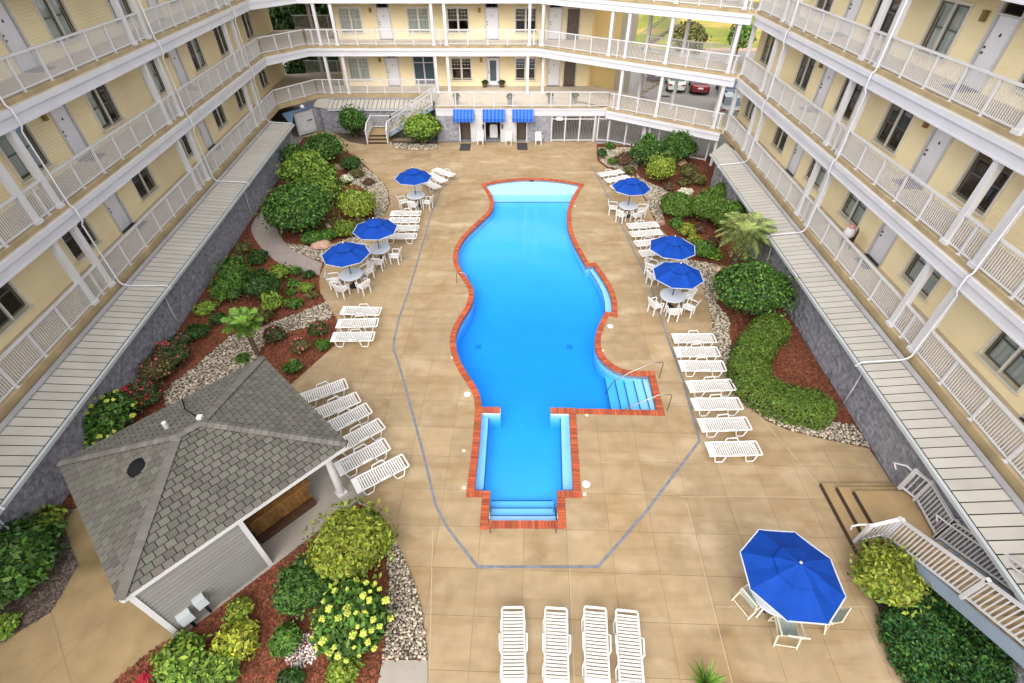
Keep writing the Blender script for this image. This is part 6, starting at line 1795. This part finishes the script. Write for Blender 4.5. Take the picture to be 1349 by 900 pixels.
q = at(983, 306, 1.9); palm((q.x, q.y), 1.9, 1.6, 38, G_['g_palm'], 'feathery pale green palm against the right block wall', .55, .15, arch=1.25)
def tuft(base, n, L, m, lab, name='fan_palm', h0=.0):
    t = tag(empty(name, (*base, 0)), lab, 'palm')
    for k in range(5):
        V = []; Fc = []
        for i in range(n):
            a = 2 * PI * (i / n) + k; el = rng.uniform(.35, 1.35); l = L * rng.uniform(.7, 1.1); d = np.array([math.cos(a) * math.cos(el), math.sin(a) * math.cos(el), math.sin(el)]); s = np.cross(d, [0, 0, 1]); s /= np.linalg.norm(s); w = s * .016
            p0 = np.array([0, 0, h0 + .05 * k]); p1 = p0 + d * l * .6; p2 = p0 + d * l - np.array([0, 0, .10 * l]); b = len(V); V += [p0 - w * .4, p0 + w * .4, p1 + w, p1 - w, p2]; Fc += [(b, b + 1, b + 2, b + 3), (b + 3, b + 2, b + 4)]
        me = bpy.data.meshes.new('frond'); me.from_pydata([tuple(v) for v in V], [], Fc); me.materials.append(m); link('frond', me, t)
    MB().lathe([(.12, 0), (.10, .15), (0, .2)], 8).build('trunk', M['trunk'], t, world=False)
    return t
q = at(930, 902, .3); tuft((q.x, q.y), 26, .62, G_['g_palm2'], 'spiky green palm tuft at the bottom edge of the deck', h0=.1)

# ------------------------------------------------------------------ terrace planters
def planter(p, h, m, lab, ph=.42, pr=.2, g='g_dark'):
    t = tag(empty('potted_plant', p), lab, 'potted plant', 'potted plants on the terrace')
    MB().lathe([(pr * .75, 0), (pr, ph * .9), (pr * 1.08, ph), (pr * .9, ph), (pr * .85, ph - .05), (0, ph - .05)], 14).build('pot', m, t, world=False)
    C, N = ell_leaves(260, pr * 1.5, pr * 1.5, h, ph - .1, .3); link('foliage', leaves_mesh('foliage', C, N, .07, G_[g], .35), t); return t
for (x, y), m, lab in (((-4.2, 39.9), 'pot', 'grey planter on the terrace above the left awning'), ((1.0 - 1.15, 39.9), 'pot', 'grey planter on the terrace above the gap between awnings'), ((2.9, 40.2), 'pot', 'grey planter on the terrace right of the awnings'), ((4.75, 40.2), 'pot', 'broad grey planter on the right end of the terrace')):
    planter((x, y, 2.555), .5, M[m], lab)
for x, lab in ((-2.25, 'brown pot left of the glazed centre door'), (-.85, 'brown pot right of the glazed centre door')): planter((x, 44.6, 2.555), .35, M['potbrown'], lab, .3, .2)

# ------------------------------------------------------------------ cars behind the breezeway
def car(u, v, rz, paint, lab, suv=False):
    t = tag(empty('parked_car', (*at(u, v, .0).xy, -.055), rz), lab, 'car', 'cars parked behind the hotel')
    L, W, H = 4.6, 1.78, 1.46 if not suv else 1.75
    pm = mat('car_paint', paint, .3, spec=.6, coat=.6)
    # half profile stations along y (front +): half width, sill, belt height
    st = [(-2.30, .70, .42, .78), (-2.18, .84, .30, .92), (-1.6, .88, .24, .98), (-.4, .89, .22, .96), (.8, .89, .22, .95), (1.6, .87, .24, .86), (2.15, .80, .30, .72), (2.30, .66, .40, .60)]
    mb = MB(); vs = []
    for y, w, z0, z1 in st: vs += [(-w * .93, y, z0), (-w, y, (z0 + z1) / 2), (-w * .95, y, z1 - .05), (-w * .84, y, z1), (w * .84, y, z1), (w * .95, y, z1 - .05), (w, y, (z0 + z1) / 2), (w * .93, y, z0)]
    fs = []
    for i in range(len(st) - 1):
        for j in range(8): a = i * 8 + j; b = i * 8 + (j + 1) % 8; fs.append((a, b, b + 8, a + 8))
    fs += [tuple(range(8)), tuple(range(len(vs) - 1, len(vs) - 9, -1))]
    mb.add(vs, fs)
    body = mb.build('body', pm, t, world=False, smooth=False)
    cb = [(-1.75 if not suv else -2.1, .74, .95), (-1.05 if not suv else -1.9, .60, H), (.30, .60, H), (1.15, .74, .93)]
    c = MB(); vs = []
    for y, w, z in cb: vs += [(-w, y, z), (w, y, z)]
    c.add(vs, [(2, 3, 5, 4)]); c.build('roof', pm, t, world=False)
    def pane(nm, P): MB().add(P, [tuple(range(len(P)))]).build(nm, M['carglass'], t, world=False)
    pane('rear_window', [vs[1], vs[0], vs[2], vs[3]]); pane('windscreen', [vs[4], vs[5], vs[7], vs[6]])
    for k in (0, 1): pane('side_window', [vs[0 + k], vs[2 + k], vs[4 + k], vs[6 + k]])
    for x in (-.82, .82):
        for y in (-1.42, 1.42):
            w = MB(); w.tube([(x - .1, y, .33), (x + .1, y, .33)], .33, 14); o = w.build('wheel', M['tyre'], t, world=False); MB().tube([(x - .105, y, .33), (x + .105, y, .33)], .2, 10).build('rim', M['rim'], o, world=False)
    for x in (-.62, .62):
        MB().box((x, -2.27, .74), (.32, .10, .14)).build('tail_light', M['tail'], t, world=False); MB().box((x, 2.2, .60), (.36, .16, .12)).build('headlight', M['glass'], t, world=False)
    MB().box((0, -2.33, .66), (.5, .03, .14)).build('number_plate', M['plate'], t, world=False)
    MB().box((0, -2.30, .42), (1.5, .12, .2)).build('bumper', pm, t, world=False)
    return t
car(889, 114, R(-12), (.62, .68, .62), 'white sedan parked behind the breezeway')
car(920, 117, R(-14), (.16, .008, .015), 'dark red sedan parked next to the white one')
car(957, 122, R(-14), (.03, .05, .10), 'dark blue car parked right of the red sedan')
car(864, 101, R(-12), (.05, .07, .14), 'dark blue car parked left of the white sedan')
car(958, 146, R(-14), (.30, .34, .36), 'silver-grey car nearest the breezeway')
g = MB().box((0, 0, 0), (1.2, .5, .02)); o = g.build('drain_grate', M['dark']); o.location = at(874, 127, -.045); tag(o, 'dark grate in the parking lot behind the breezeway', 'grate')
tag(sheet('parking_kerb', [(22, 71), (60, 71), (60, 72.5), (22, 72.5)], .05, M['kerb'], skirt=.1), 'pale kerb between parking and lawn')

# ------------------------------------------------------------------ trees behind
def tree(p, h, r, m, lab, n=2600, size=.28, th=.25):
    t = tag(empty('leafy_tree', (*p, 0)), lab, 'tree', 'trees beyond the hotel')
    tk = MB(); tk.tube([(0, 0, 0), (.05, .02, h * .35), (.0, .1, h * .7)], th, 8, r2=th * .4)
    for k in range(6): a = k * 1.05; tk.tube([(0, .02, h * (.3 + .05 * k)), (r * .5 * math.cos(a), r * .5 * math.sin(a), h * (.5 + .06 * k))], th * .35, 6, r2=.03)
    tk.build('trunk', M['trunk'], t, world=False)
    C, N = ell_leaves(n, r, r, h * .8, h * .2, .4, 34, under=.4)
    link('crown', leaves_mesh('crown', C, N, size, m, .5), t); return t
q = at(893, 62, 2); tree((q.x + 1, q.y), 4.8, 2.2, G_['g_olive'], 'green tree beyond the parking, left of the pair', 900, .2, .14)
q = at(957, 55, 2); tree((q.x + 1.5, q.y), 4.2, 1.6, G_['g_mid'], 'dark green tree beyond the parking, right of the pair', 650, .2, .12)
q = at(915, 72, .5); bush('round_shrub', (q.x, q.y + 2), 3.2, 1.2, G_['g_olive'], .16, 'low olive shrubs at the edge of the lawn')
bush('filler_foliage', (-17.5, 53.5), 9, 3.6, G_['g_dark'], .2, 'dark foliage mass added to darken the gap behind the far left corner', cat='hedge', d=2.2)  # foliage added so the gap behind the corner stays dark
for i, (x, y, h) in enumerate(((-19.5, 55, 9.5), (-15.5, 56, 10.5), (-23, 58, 9))): tree((x, y), h, 3.4, G_['g_dark'], ['dark tree behind the far left corner, left one', 'dark tree behind the far left corner, tallest', 'dark tree behind the far left corner, outermost'][i], 4200, .3)
